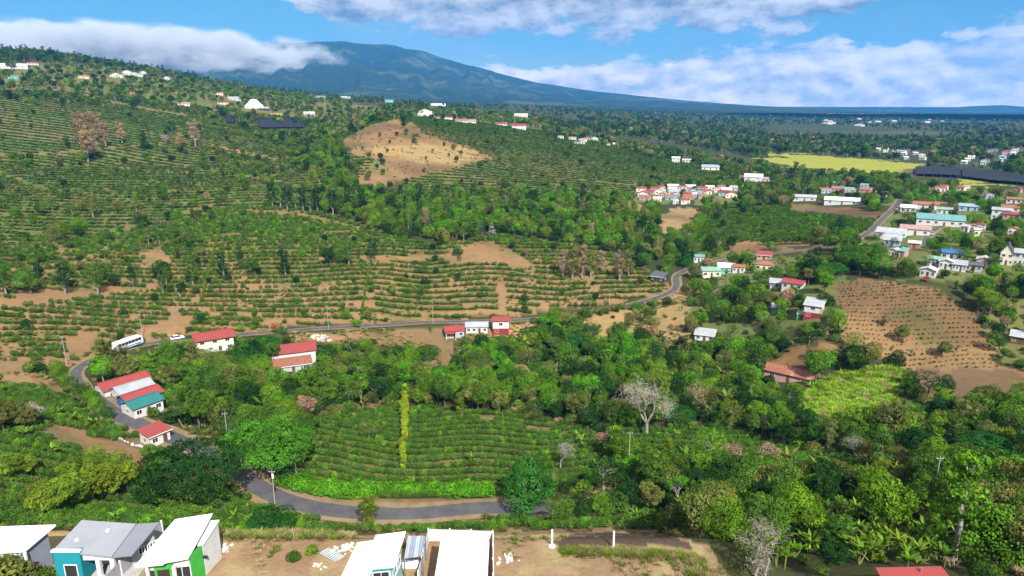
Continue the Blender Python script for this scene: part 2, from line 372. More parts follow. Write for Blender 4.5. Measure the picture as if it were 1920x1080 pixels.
# upper terraces are overgrown with grass: patchy green
pt = smooth01((fbm(gx / 22, gy / 22, 4, 21) + .15 + (500 - gpy) / 420.) * 4)
m = zid == ZI['terrace']; gcol[m] = gcol[m] * (1 - .55 * pt[m, None]) + np.array((.10, .11, .035)) * .55 * pt[m, None]
pt = smooth01((fbm(gx / 60, gy / 60, 4, 31)) * 6 + .3)
m = zid == ZI['mixed']; gcol[m] = gcol[m] * (1 - .6 * pt[m, None]) + np.array((.15, .145, .05)) * .6 * pt[m, None]
pt = smooth01(fbm(gx / 160, gy / 160, 4, 37) * 5 - .1)
m = zid == ZI['far']; gcol[m] = gcol[m] * (1 - .5 * pt[m, None]) + np.array((.12, .115, .055)) * .5 * pt[m, None]
pt = smooth01(fbm(gx / 4, gy / 4, 4, 41) * 5 + .35)
m = (zid == ZI['yard']); gcol[m] = gcol[m] * (1 - .75 * pt[m, None]) + np.array((.33, .25, .13)) * .75 * pt[m, None]
# weeds, stubble and darker damp earth on the bare slopes
m = np.isin(zid, [ZI['soil'], ZI['plough'], ZI['dry']])
pt = smooth01(fbm(gx / 17, gy / 17, 4, 61) * 5 - .25); gcol[m] = gcol[m] * (1 - .65 * pt[m, None]) + np.array((.13, .125, .045)) * .65 * pt[m, None]
pt = smooth01(fbm(gx / 38, gy / 30, 4, 63) * 5 + .2); gcol[m] *= (1 - .36 * pt[m, None])
m = zid == ZI['coffee']; pt = smooth01(fbm(gx / 40, gy / 40, 4, 65) * 5 + .4); gcol[m] = gcol[m] * (1 - .7 * pt[m, None]) + np.array((.17, .135, .06)) * .7 * pt[m, None]

# ------------------------------------------------------------------ materials
MATS = {}
def mat(name, col, rough=.7, noise=0.0, nscale=2.0, spec=.3, metal=0.0, col2=None, bump=0.0, wave=None):
    """plain procedural surface: colour with weathering noise; wave=(axis, period_m, depth) adds sheet corrugation relief"""
    if name in MATS: return MATS[name]
    m = bpy.data.materials.new(name); m.use_nodes = True; t = NT(m.node_tree); t.n.clear()
    b = t.new('ShaderNodeBsdfPrincipled'); o = t.new('ShaderNodeOutputMaterial'); t.l.new(b.outputs[0], o.inputs[0])
    b.inputs['Roughness'].default_value = rough; b.inputs['Specular IOR Level'].default_value = spec; b.inputs['Metallic'].default_value = metal
    tc = t.new('ShaderNodeTexCoord').outputs['Object']
    c = c4(col)
    if noise or col2:
        f = t.ramp(t.noise(tc, nscale, 5, .6), .36, .66)
        c2 = c4(col2) if col2 else tuple(x * (1 - noise) for x in col) + (1,)
        c = t.mix(f, c4(col), c2)
        f2 = t.ramp(t.noise(tc, nscale * 7, 3, .6), .3, .7)
        c = t.mix(t.math('MULTIPLY', f2, max(noise, .15) * .6), c, tuple(x * .6 for x in col) + (1,))
    t.put(b.inputs['Base Color'], c)
    hgt = None
    if wave:
        sp = t.new('ShaderNodeSeparateXYZ'); t.l.new(tc, sp.inputs[0])
        hgt = t.math('SINE', t.math('MULTIPLY', sp.outputs[wave[0]], 2 * math.pi / wave[1]))
        bp = t.new('ShaderNodeBump'); bp.inputs['Distance'].default_value = wave[2]; t.l.new(hgt, bp.inputs['Height']); t.l.new(bp.outputs[0], b.inputs['Normal'])
    elif bump:
        bp = t.new('ShaderNodeBump'); bp.inputs['Distance'].default_value = bump
        t.l.new(t.noise(tc, nscale * 4, 5, .65), bp.inputs['Height']); t.l.new(bp.outputs[0], b.inputs['Normal'])
    MATS[name] = m; return m

def ground_material():
    m = bpy.data.materials.new('ground'); m.use_nodes = True; t = NT(m.node_tree); t.n.clear()
    b = t.new('ShaderNodeBsdfPrincipled'); o = t.new('ShaderNodeOutputMaterial'); t.l.new(b.outputs[0], o.inputs[0])
    b.inputs['Roughness'].default_value = .95; b.inputs['Specular IOR Level'].default_value = .1
    at = t.new('ShaderNodeAttribute', attribute_name='land'); c = at.outputs['Color']
    ps = t.new('ShaderNodeNewGeometry').outputs['Position']
    n1 = t.noise(ps, .35, 6, .65); n2 = t.noise(ps, .045, 5, .6); n3 = t.noise(ps, 2.2, 4, .6)
    c = t.mix(t.math('MULTIPLY', t.ramp(n1, .42, .72), .55), c, t.mix(1.0, c, (.55, .62, .45), 'MULTIPLY'))
    c = t.mix(t.math('MULTIPLY', t.ramp(n2, .45, .7), .5), c, t.mix(1.0, c, (1.25, 1.12, .85), 'MULTIPLY'))
    c = t.mix(t.math('MULTIPLY', t.ramp(n3, .5, .75), .45), c, t.mix(1.0, c, (.5, .52, .45), 'MULTIPLY'))
    t.l.new(c, b.inputs['Base Color'])
    bp = t.new('ShaderNodeBump'); bp.inputs['Distance'].default_value = .5; bp.inputs['Strength'].default_value = .7
    t.l.new(t.math('ADD', n1, t.math('MULTIPLY', n3, .3)), bp.inputs['Height']); t.l.new(bp.outputs[0], b.inputs['Normal'])
    return m
M_GROUND = ground_material()
I = np.arange(NA * ND).reshape(NA, ND)
quads = np.stack([I[:-1, :-1], I[:-1, 1:], I[1:, 1:], I[1:, :-1]], -1).reshape(-1, 4)[:, ::-1]
# the rest of the circle, coarse, so that the land goes on behind and under the camera
na2 = 40; a2 = np.linspace(AZ1, 2 * math.pi + AZ0, na2); d2 = np.exp(np.linspace(lds[0], lds[-1], 60))
e0 = np.interp(np.log(d2), lds, GZ[-1]); e1 = np.interp(np.log(d2), lds, GZ[0])
A2, D2 = np.meshgrid(a2, d2, indexing='ij'); u2 = smooth01((A2 - AZ1) / (2 * math.pi + AZ0 - AZ1))
Z2 = e0[None] * (1 - u2) + e1[None] * u2
V2 = np.c_[(D2 * np.sin(A2)).ravel(), (D2 * np.cos(A2)).ravel(), Z2.ravel()]
I2 = np.arange(na2 * 60).reshape(na2, 60) + NA * ND
q2 = np.stack([I2[:-1, :-1], I2[:-1, 1:], I2[1:, 1:], I2[1:, :-1]], -1).reshape(-1, 4)[:, ::-1]
nv = NA * ND + na2 * 60
ringi = np.r_[I[:, 0], I2[1:-1, 0]]
fanv = np.array([[0, 0, CAMZ - 47.0]])
V = np.concatenate([np.c_[gx, gy, gz], V2, fanv])
me = bpy.data.meshes.new('ground')
rn = np.roll(ringi, -1); fan = np.stack([ringi, rn, np.full(len(ringi), nv), np.full(len(ringi), nv)], -1)
fan = fan[:, [0, 2, 1]]
Q = np.concatenate([quads, q2])
me.vertices.add(len(V)); me.vertices.foreach_set('co', V.astype(np.float32).ravel())
nl = len(Q) * 4 + len(fan) * 3
me.loops.add(nl); me.loops.foreach_set('vertex_index', np.r_[Q.ravel(), fan.ravel()].astype(np.int32))
me.polygons.add(len(Q) + len(fan)); me.polygons.foreach_set('loop_start', np.r_[np.arange(len(Q)) * 4, len(Q) * 4 + np.arange(len(fan)) * 3].astype(np.int32))
me.update(calc_edges=True); me.polygons.foreach_set('use_smooth', np.ones(len(Q) + len(fan), bool))
ca_ = me.color_attributes.new('land', 'FLOAT_COLOR', 'POINT')
colv = np.ones((len(V), 4)); colv[:len(gx), :3] = gcol; colv[len(gx):, :3] = (.06, .08, .03)
ca_.data.foreach_set('color', colv.astype(np.float32).ravel())
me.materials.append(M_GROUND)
g_o = obj('ground', me); tag(g_o, kind='structure')

# ------------------------------------------------------------------ the roads themselves
M_ROAD = mat('asphalt', (.10, .098, .102), .9, .45, .35, .2, col2=(.065, .065, .072), bump=.01)
M_VERGE = mat('road_verge', (.27, .185, .115), .95, .35, .35, .1, col2=(.15, .13, .06), bump=.05)
def ribbon(L, wd, lift, camber=.05, jag=0.0):
    wk = np.where(np.hypot(L[:, 0], L[:, 1]) > 200, .66, 1.0)
    T = np.gradient(L[:, :2], axis=0); T /= np.linalg.norm(T, axis=1)[:, None] + 1e-9
    Nn = np.c_[-T[:, 1], T[:, 0]]
    us = np.array([-1, -.5, 0, .5, 1.]); V = []
    for k in range(len(L)):
        for u in us:
            j = 1 + (jag * 5 * float(fbm(np.array([k * .31 + u * 50]), np.array([wd]), 3, 71)[0]) if abs(u) == 1 else 0)
            V.append((L[k, 0] + Nn[k, 0] * u * j * wk[k] * wd / 2, L[k, 1] + Nn[k, 1] * u * j * wk[k] * wd / 2, L[k, 2] + lift + camber * (1 - u * u)))
    I = np.arange(len(L) * 5).reshape(-1, 5)
    q = np.stack([I[:-1, :-1], I[:-1, 1:], I[1:, 1:], I[1:, :-1]], -1).reshape(-1, 4)
    return np.array(V), q
for k, (L, wd) in road_lines.items():
    V_, q_ = ribbon(L, wd + 3.0, -.05, .05, .12); o = obj('road_verge', mesh_np('road_verge', V_, q_, [M_VERGE], smooth=True)); tag(o, kind='structure')
    V_, q_ = ribbon(L, wd, .02, .06, .02); o = obj('road', mesh_np('road', V_, q_, [M_ROAD], smooth=True)); tag(o, kind='structure')

# ------------------------------------------------------------------ volcano and far ranges
def ridge_mesh(name, sil, d_foot, d_top, d_back, na, nd, ridges, matl, seed):
    s = np.array(sil, float); aa, tt = pix_ray(s[:, 0], s[:, 1])
    A = np.linspace(aa[0], aa[-1], na); ttop = np.interp(A, aa, tt)
    D = np.r_[np.linspace(d_foot, d_top, nd), np.linspace(d_top, d_back, nd // 3)[1:]]
    AA, DD = np.meshgrid(A, D, indexing='ij')
    zt = ttop[:, None] * d_top
    zb = -0.012 * d_foot
    up = np.clip((DD - d_foot) / (d_top - d_foot), 0, 1); dn = np.clip((DD - d_top) / (d_back - d_top), 0, 1)
    prof = up ** 1.35 * (1 - smooth01(dn))
    x = DD * np.sin(AA); y = DD * np.cos(AA)
    # spurs and valleys running down the slope
    rid = np.abs(fbm(AA * 34 + 2.5 * fbm(x / 1500, y / 1500, 3, seed + 5), DD / 5200, 4, seed)) * 2
    z = CAMZ + zb + (zt - zb) * prof
    z -= ridges * (rid - .12) * np.clip(prof, 0, 1) * (1 - prof ** 6) * 1.0 * np.clip((zt - zb) / 500, .05, 1)
    z += ridges * .12 * fbm(x / 260, y / 260, 4, seed + 2) * np.clip((zt - zb) / 400, .1, 1)
    I = np.arange(na * len(D)).reshape(na, len(D))
    q = np.stack([I[:-1, :-1], I[:-1, 1:], I[1:, 1:], I[1:, :-1]], -1).reshape(-1, 4)[:, ::-1]
    o = obj(name, mesh_np(name, np.c_[x.ravel(), y.ravel(), z.ravel()], q, [matl], smooth=True)); tag(o, kind='structure')
    return o
def mountain_material():
    m = bpy.data.materials.new('mountain'); m.use_nodes = True; t = NT(m.node_tree); t.n.clear()
    b = t.new('ShaderNodeBsdfDiffuse'); o = t.new('ShaderNodeOutputMaterial'); t.l.new(b.outputs[0], o.inputs[0])
    ps = t.new('ShaderNodeNewGeometry').outputs['Position']
    n1 = t.noise(ps, .0016, 6, .6, .6); n2 = t.noise(ps, .006, 6, .65); n3 = t.noise(ps, .02, 5, .7)
    c = t.mix(t.ramp(n3, .35, .7), (.018, .034, .018), (.045, .065, .025))
    c = t.mix(t.math('MULTIPLY', t.ramp(n1, .5, .6), .85), c, (.085, .10, .035))
    c = t.mix(t.math('MULTIPLY', t.ramp(t.math('MULTIPLY', n2, n1), .34, .40), .8), c, (.20, .16, .085))
    t.l.new(c, b.inputs[0])
    bp = t.new('ShaderNodeBump'); bp.inputs['Distance'].default_value = 25; bp.inputs['Strength'].default_value = 1
    t.l.new(n3, bp.inputs['Height']); t.l.new(bp.outputs[0], b.inputs['Normal'])
    return m
M_MOUNT = mountain_material()
ridge_mesh('mountain', [(-200, 180), (60, 160), (200, 130), (330, 98), (430, 84), (520, 80), (575, 79), (640, 78), (668, 81), (700, 84), (720, 82), (738, 85), (762, 93), (790, 96), (820, 106), (860, 117), (900, 127), (930, 136), (960, 144), (1010, 156), (1060, 163), (1120, 171), (1200, 180), (1290, 189), (1400, 197), (1500, 203), (1640, 209), (1760, 213), (1900, 216), (2200, 219)],
           3800, 8800, 12200, 520, 150, 300, M_MOUNT, 3)
ridge_mesh('far_range', [(1480, 214), (1560, 209), (1640, 203), (1700, 200), (1760, 203), (1820, 199), (1880, 197), (1960, 203), (2050, 199), (2200, 208)], 10600, 11600, 12300, 120, 24, 170, M_MOUNT, 13)

# ------------------------------------------------------------------ cloud bank that lies on the volcano's shoulder
def cloud_volume(name, px0, px1, py0, py1, dist, depth, dens, seed):
    a0, t0 = pix_ray(px0, py0); a1, t1 = pix_ray(px1, py1); am = float((a0 + a1) / 2)
    wd = 2 * dist * math.tan(float(a1 - a0) / 2); zt = CAMZ + dist * float(t0); zb = CAMZ + dist * float(t1)
    bm = bmesh.new(); bmesh.ops.create_icosphere(bm, subdivisions=4, radius=1.0)
    me = bpy.data.meshes.new(name); bm.to_mesh(me); bm.free()
    c = Vector((dist * math.sin(am), dist * math.cos(am), (zt + zb) / 2))
    o = obj(name, me, None, c, (0, 0, -am), (wd / 2, depth / 2, (zt - zb) / 2))
    m = bpy.data.materials.new(name); m.use_nodes = True; t = NT(m.node_tree); t.n.clear()
    v = t.new('ShaderNodeVolumePrincipled'); ou = t.new('ShaderNodeOutputMaterial'); t.l.new(v.outputs[0], ou.inputs['Volume'])
    tcd = t.new('ShaderNodeTexCoord'); ob = tcd.outputs['Object']
    ln = t.new('ShaderNodeVectorMath', operation='LENGTH'); t.l.new(ob, ln.inputs[0])
    ps = t.new('ShaderNodeNewGeometry').outputs['Position']
    mp = t.new('ShaderNodeMapping'); t.l.new(ps, mp.inputs[0]); mp.inputs['Scale'].default_value = (.6, .6, 1.25); mp.inputs['Location'].default_value = (seed * 777., 0, 0)
    n1 = t.noise(mp.outputs[0], .0042, 7, .62, .2)
    f = t.math('ADD', t.math('SUBTRACT', 1.0, ln.outputs['Value']), t.math('MULTIPLY', t.math('SUBTRACT', n1, .5), 3.1))
    d = t.math('MULTIPLY', t.ramp(f, .15, .6), dens)
    d = t.math('MULTIPLY', d, t.ramp(ln.outputs['Value'], 1.0, .8))
    t.put(v.inputs['Density'], d); v.inputs['Color'].default_value = (.97, .98, 1, 1); v.inputs['Anisotropy'].default_value = 0.0
    me.materials.append(m); m.cycles.volume_step_rate = 1.0 if hasattr(m.cycles, 'volume_step_rate') else 1.0
    return o
# ------------------------------------------------------------------ building blocks
class MB:
    def __init__(s): s.v = []; s.f = []
    def box(s, x0, x1, y0, y1, z0, z1):
        n = len(s.v); s.v += [(x0,y0,z0),(x1,y0,z0),(x1,y1,z0),(x0,y1,z0),(x0,y0,z1),(x1,y0,z1),(x1,y1,z1),(x0,y1,z1)]
        s.f += [tuple(n + i for i in q) for q in ((0,3,2,1),(4,5,6,7),(0,1,5,4),(1,2,6,5),(2,3,7,6),(3,0,4,7))]; return s
    def slab(s, top, th):
        """polygon (ring of 3D points, counter-clockwise from above) with thickness th downwards"""
        n = len(s.v); k = len(top); s.v += [tuple(p) for p in top] + [(p[0], p[1], p[2] - th) for p in top]
        s.f.append(tuple(range(n, n + k))); s.f.append(tuple(range(n + 2 * k - 1, n + k - 1, -1)))
        for i in range(k): j = (i + 1) % k; s.f.append((n + i, n + k + i, n + k + j, n + j))
        return s
    def walls(s, ring, zb, zt=None, cap=True):
        n = len(s.v); k = len(ring); s.v += [(p[0], p[1], zb) for p in ring] + [(p[0], p[1], p[2] if zt is None else zt) for p in ring]
        for i in range(k): j = (i + 1) % k; s.f.append((n + i, n + j, n + k + j, n + k + i))
        if cap: s.f.append(tuple(range(n + k, n + 2 * k)))
        return s
    def tube(s, p0, p1, r0, r1, sides=6, cap=True):
        p0 = Vector(p0); p1 = Vector(p1); d = (p1 - p0)
        if d.length < 1e-6: return s
        d.normalize(); a = d.orthogonal().normalized(); b = d.cross(a); n = len(s.v)
        for p, r in ((p0, r0), (p1, r1)):
            for k in range(sides):
                t = 2 * math.pi * k / sides; q = p + a * (r * math.cos(t)) + b * (r * math.sin(t)); s.v.append(q[:])
        for k in range(sides): j = (k + 1) % sides; s.f.append((n + k, n + j, n + sides + j, n + sides + k))
        if cap: s.f.append(tuple(range(n + sides, n + 2 * sides))); s.f.append(tuple(range(n + sides - 1, n - 1, -1)))
        return s
    def mesh(s, name, m, smooth=False):
        return mesh_np(name, s.v, s.f, [m], smooth=smooth)
    def build(s, name, m, parent=None, loc=None, rot=None, smooth=False):
        return obj(name, s.mesh(name, m, smooth), parent, loc, rot)
COLS = {'white': (.58,.575,.55), 'cream': (.72,.66,.50), 'grey': (.42,.43,.44), 'block': (.20,.22,.26), 'teal': (.012,.235,.30), 'turq': (.20,.50,.49), 'green': (.05,.36,.05), 'dgreen': (.02,.22,.14), 'pink': (.46,.28,.26),
        'red': (.34,.055,.048), 'orange': (.36,.14,.07), 'rust': (.30,.075,.03), 'sheet': (.46,.49,.53), 'zinc': (.45,.47,.49), 'blue': (.035,.15,.38), 'lblue': (.30,.43,.52), 'brown': (.16,.09,.05), 'dark': (.03,.035,.045), 'yellow': (.62,.48,.14),
        'tealroof': (.02,.18,.17), 'turqroof': (.15,.36,.35), 'greyroof': (.40,.42,.45), 'darkroof': (.10,.11,.13), 'greenroof': (.25,.42,.33), 'maroon': (.28,.03,.04)}
def wallm(c): return mat('wall_' + c, COLS[c], .85, .16, .9, .2, bump=.01)
def roofm(c):
    if c == 'rust': return mat('roof_rust', (.36,.09,.04), .75, .3, 1.2, .3, col2=(.30,.19,.14), wave=(0, .26, .05))
    if c == 'white': return mat('roof_white', (.74,.75,.755), .45, .12, .35, .4, wave=(0, .9, .012))
    return mat('roof_' + c, COLS[c], .5, .30, .35, .4, col2=tuple(v * .72 + .02 for v in COLS[c]), wave=(0, .3, .04))
M_GLASS = mat('window_glass', (.02,.025,.03), .08, spec=.6)
M_FRAME = mat('window_frame', (.75,.75,.73), .6)
M_TRIM = mat('fascia', (.70,.71,.72), .5)
M_DOOR = mat('door_wood', (.13,.07,.04), .6, .3)
M_METAL = mat('steel', (.35,.36,.38), .4, metal=.8)
M_CONC = mat('concrete', (.45,.44,.41), .9, .25, 1.0, bump=.02)
_wc = {}
def window(parent, x, y, z, w, h, face, divided=True):
    """a framed window on a wall of the parent; face: rotation about z (0 = facing -y)"""
    k = (round(w, 2), round(h, 2), divided)
    if k not in _wc:
        b = MB(); t = .07
        b.box(-w/2-t, -w/2, -.06, .04, -h/2-t, h/2+t); b.box(w/2, w/2+t, -.06, .04, -h/2-t, h/2+t)
        b.box(-w/2, w/2, -.06, .04, h/2, h/2+t); b.box(-w/2, w/2, -.10, .04, -h/2-t, -h/2)
        if divided: b.box(-.025, .025, -.055, .04, -h/2, h/2)
        p = MB().box(-w/2+.003, w/2-.003, -.02, .03, -h/2+.003, h/2-.003)
        _wc[k] = (b.mesh('frame', M_FRAME), p.mesh('window', M_GLASS))
    o = obj('window', _wc[k][1], parent, (x, y, z), (0, 0, face)); obj('frame', _wc[k][0], o)
    return o
_dc = {}
def door(parent, x, y, z0, w, h, face, m=None):
    m = m or M_DOOR
    k = (round(w, 2), round(h, 2), m.name)
    if k not in _dc:
        _dc[k] = (MB().box(-w/2, w/2, -.05, .03, 0, h).mesh('door', m), MB().box(w*.32, w*.40, -.11, -.05, h*.45, h*.5).mesh('handle', M_METAL))
    o = obj('door', _dc[k][0], parent, (x, y, z0), (0, 0, face)); obj('handle', _dc[k][1], o)
    return o
CLEAR = [(1515, 1665, 706, 768, 196.), (1640, 1700, 700, 745, 200.)]          # (px0, px1, py0, py1, distance): picture boxes whose contents are in plain view
OCC = []            # ground circles that are built over
def footing(px, py):
    return ground(px, py)
def house(px, py, wpx, label, wall='white', roof='red', h=2.9, depth=None, yaw=0.0, kind='gable', pitch=.27, wins=2, storeys=1, cat='house', name='house', group=None, lower=None, eave=.45, side_wins=1, porch=False, dwin=True, clear=True, sheets=False):
    p = footing(px, py); dist = (p - Vector((0, 0, CAMZ))).length
    wpx = wpx * (.84 if px > 1640 else 1.0); w_ = wpx * dist / F; dp = depth or max(4.0, w_ * .72)
    a = math.atan2(p.x, p.y); rz = -a + R(yaw)
    c = Vector((p.x, p.y, 0)) + Vector((-math.sin(rz), math.cos(rz), 0)) * dp / 2
    zs = [float(H(c.x + math.cos(rz) * i * w_ / 2 - math.sin(rz) * j * dp / 2, c.y + math.sin(rz) * i * w_ / 2 + math.cos(rz) * j * dp / 2)) for i in (-1, 1) for j in (-1, 1)]
    z0 = p.z; zlow = min(min(zs), z0) - z0 - .4; H_ = h * storeys
    o = empty(name, (c.x, c.y, z0), rz); tag(o, label, cat, group)
    x0, x1, y0, y1 = -w_/2, w_/2, -dp/2, dp/2
    wm = wallm(wall); rm = roofm(roof)
    b = MB()
    if kind == 'gable':
        rh = dp / 2 * pitch * 1.25
        n = 0; b.v += [(x0,y0,zlow),(x1,y0,zlow),(x1,y1,zlow),(x0,y1,zlow),(x0,y0,H_),(x1,y0,H_),(x1,y1,H_),(x0,y1,H_),(x0,0,H_+rh),(x1,0,H_+rh)]
        b.f += [(0,1,5,4),(2,3,7,6),(1,2,6,9,5),(3,0,4,8,7)]
    elif kind == 'gable_front':
        rh = w_ / 2 * pitch * 1.25
        b.v += [(x0,y0,zlow),(x1,y0,zlow),(x1,y1,zlow),(x0,y1,zlow),(x0,y0,H_),(x1,y0,H_),(x1,y1,H_),(x0,y1,H_),(0,y0,H_+rh),(0,y1,H_+rh)]
        b.f += [(0,1,5,8,4),(2,3,7,9,6),(1,2,6,5),(3,0,4,7)]
    elif kind == 'hip':
        rh = min(w_, dp) / 2 * pitch * 1.5; b.walls([(x0,y0,0),(x1,y0,0),(x1,y1,0),(x0,y1,0)], zlow, H_)
    else:
        rh = dp * pitch * .6; b.v += [(x0,y0,zlow),(x1,y0,zlow),(x1,y1,zlow),(x0,y1,zlow),(x0,y0,H_),(x1,y0,H_),(x1,y1,H_+rh),(x0,y1,H_+rh)]
        b.f += [(0,1,5,4),(2,3,7,6),(1,2,6,5),(3,0,4,7)]
    wo = b.build('wall', wm, o)
    if lower:
        MB().walls([(x0-.02,y0-.02,0),(x1+.02,y0-.02,0),(x1+.02,y1+.02,0),(x0-.02,y1+.02,0)], zlow, h*.92, cap=False).build('lower_wall', wallm(lower), o)
    e = eave; th = .09; zr = H_ + .02
    if kind == 'gable':
        s = rh / (dp/2); ez = zr + .06 - s * e
        f = [(x0-e,y0-e,ez+th),(x1+e,y0-e,ez+th),(x1+e,0,zr+rh+.06+th),(x0-e,0,zr+rh+.06+th)]; bk = [(x0-e,.002,zr+rh+.06+th),(x1+e,.002,zr+rh+.06+th),(x1+e,y1+e,ez+th),(x0-e,y1+e,ez+th)]
        if sheets:
            ns = max(4, int((x1-x0+2*e)/1.0)); ro = MB().slab([(q[0],q[1],q[2]-.06) for q in f], .05).slab([(q[0],q[1],q[2]-.06) for q in bk], .05).build('roof', M_METAL, o)
            for i in range(ns):
                xa = x0-e+(x1-x0+2*e)*i/ns; xb = xa+(x1-x0+2*e)/ns*.97; dz = random.uniform(0, .03)
                mm = rm if random.random() < .75 else roofm('pale_rust')
                MB().slab([(xa,y0-e-random.uniform(0,.2),ez+th+dz),(xb,y0-e-random.uniform(0,.2),ez+th+dz),(xb,0,zr+rh+.06+th+dz),(xa,0,zr+rh+.06+th+dz)], .03).build('roof_sheet', mm, ro)
        else: ro = MB().slab(f, th).slab(bk, th).build('roof', rm, o)
        MB().box(x0-e, x1+e, -.16, .16, zr+rh+.06+th-.02, zr+rh+.06+th+.05).build('ridge_cap', rm, ro)
    elif kind == 'gable_front':
        s = rh / (w_/2); ez = zr + .06 - s * e
        rm = mat(rm.name + '_across', COLS.get(roof, (.3,.1,.05)), .45, .18, .5, .45, wave=(1, .3, .04))
        ro = MB().slab([(x0-e,y0-e,ez+th),(0,y0-e,zr+rh+.06+th),(0,y1+e,zr+rh+.06+th),(x0-e,y1+e,ez+th)], th).slab([(.002,y0-e,zr+rh+.06+th),(x1+e,y0-e,ez+th),(x1+e,y1+e,ez+th),(.002,y1+e,zr+rh+.06+th)], th).build('roof', rm, o)
        MB().box(-.16, .16, y0-e, y1+e, zr+rh+.06+th-.02, zr+rh+.06+th+.05).build('ridge_cap', rm, ro)
    elif kind == 'hip':
        k = min(w_, dp) / 2; xa, xb = (x0 - e, x1 + e); ya, yb = y0 - e, y1 + e; rt = zr + rh + .1
        if w_ >= dp: r0, r1 = (x0 + k, 0, rt), (x1 - k, 0, rt)
        else: r0, r1 = (0, y0 + k, rt), (0, y1 - k, rt)
        bb = MB(); bb.v = [(xa,ya,zr),(xb,ya,zr),(xb,yb,zr),(xa,yb,zr), r0, r1]
        bb.f = ([(0,1,5,4),(1,2,5),(2,3,4,5),(3,0,4)] if w_ >= dp else [(0,1,4),(1,2,5,4),(2,3,5),(3,0,4,5)]) + [(3,2,1,0)]
        bb.build('roof', rm, o)
    else:
        s = rh / dp
        rp = [(x0-e,y0-e,zr-s*e+.12),(x1+e,y0-e,zr-s*e+.12),(x1+e,y1+e,zr+rh+s*e+.12),(x0-e,y1+e,zr+rh+s*e+.12)]
        ro = MB().slab(rp, .1).build('roof', rm, o); MB().box(x0-e-.02, x1+e+.02, y0-e-.06, y0-e-.005, zr-s*e-.08, zr-s*e+.1).build('fascia', M_TRIM, ro)
    if dwin:
        for s_ in range(storeys):
            zc = s_ * h + h * .55; n = max(1, wins) + (1 if s_ == 0 else 0)
            for i in range(n):
                xx = x0 + w_ * (i + .5) / n; ww = min(1.3, w_ / n * .5)
                if s_ == 0 and i == n // 2: door(o, xx, y0, .02, min(.95, ww), min(2.1, h * .75), 0)
                else: window(o, xx, y0, zc, ww, min(1.15, h * .38), 0)
            for i in range(side_wins):
                yy = y0 + dp * (i + .5) / side_wins; window(o, x1, yy, zc, min(1.1, dp / side_wins * .45), min(1.1, h * .36), R(90)); window(o, x0, yy, zc, min(1.1, dp / side_wins * .45), min(1.1, h * .36), R(-90))
    if porch:
        q = MB().slab([(x0,y0-1.8,h*.82),(x0+w_*.55,y0-1.8,h*.82),(x0+w_*.55,y0-.01,h*.95),(x0,y0-.01,h*.95)], .08).build('porch_roof', rm, o)
        for xx in (x0 + .15, x0 + w_ * .55 - .15): MB().box(xx-.07, xx+.07, y0-1.7, y0-1.56, zlow, h*.81).build('porch_post', M_FRAME, o)
    OCC.append((c.x, c.y, math.hypot(w_, dp) / 2 + .6))
    if clear:
        pt = [Vector((c.x, c.y, 0)) + Matrix.Rotation(rz, 3, 'Z') @ Vector((i*w_/2, j*dp/2, 0)) for i in (-1, 1) for j in (-1, 1)]
        qx, qy = project([(q.x, q.y, z) for q in pt for z in (z0 + .8, z0 + H_ + rh)])
        CLEAR.append((qx.min(), qx.max(), qy.min(), qy.max() - (qy.max() - qy.min()) * .18, math.hypot(p.x, p.y)))
    return o
mat('roof_pale_rust', (.45,.30,.22), .7, .3, 1.5, .3, col2=(.36,.14,.07), wave=(0, .26, .05)); COLS['pale_rust'] = (.45,.30,.22)

# ------------------------------------------------------------------ the houses on the near plateau (roof outlines surveyed corner by corner)
PL = CAMZ - 47.0
def at_z(px, py, z):
    a, t = pix_ray(px, py); d = (z - CAMZ) / float(t)
    return Vector((d * math.sin(float(a)), d * math.cos(float(a)), z))
def base_of(pts): 
    c = sum((Vector((p.x, p.y, 0)) for p in pts), Vector()) / len(pts); return Vector((c.x, c.y, PL))
def rel_(pts, c): return [(p.x - c.x, p.y - c.y, p.z - c.z) for p in pts]
def inset(ring, k):
    c = sum((Vector(p) for p in ring), Vector()) / len(ring)
    out = []
    n = len(ring)
    for i in range(n):
        p0, p, p1 = (Vector(ring[(i + j) % n]) for j in (-1, 0, 1))
        e0 = (p - p0).to_2d().normalized(); e1 = (p1 - p).to_2d().normalized()
        nn = (Vector((-e0.y, e0.x)) + Vector((-e1.y, e1.x)))
        if nn.length < 1e-3: nn = Vector((-e0.y, e0.x))
        nn.normalize(); s = k / max(.4, nn.dot(Vector((-e0.y, e0.x))))
        out.append(Vector((p.x + nn.x * s, p.y + nn.y * s, p.z)))
    return out
def ccw(r):
    a = sum(r[i][0] * r[(i + 1) % len(r)][1] - r[(i + 1) % len(r)][0] * r[i][1] for i in range(len(r)))
    return r if a > 0 else r[::-1]
def wall_panel(o, a, b, z0, z1a, z1b, m, name='wall', th=.12):
    """an upright wall slab from a to b (local xy) from z0 up to z1a / z1b"""
    a = Vector((a[0], a[1], 0)); b = Vector((b[0], b[1], 0)); d = (b - a).normalized(); nn = Vector((-d.y, d.x, 0)) * th
    q = MB(); n = 0
    q.v = [(a.x,a.y,z0),(b.x,b.y,z0),(b.x,b.y,z1b),(a.x,a.y,z1a)]; q.v += [(v[0]+nn.x, v[1]+nn.y, v[2]) for v in q.v]
    q.f = [(0,1,2,3),(7,6,5,4),(0,4,5,1),(1,5,6,2),(2,6,7,3),(3,7,4,0)]
    return q.build(name, m, o)
def on_wall(a, b, u):
    return (a[0] + (b[0]-a[0]) * u, a[1] + (b[1]-a[1]) * u)
def face_of(a, b):    # rotation that turns a window (facing -y) onto the wall a->b whose outside is on the right hand
    return math.atan2(b[1]-a[1], b[0]-a[0])
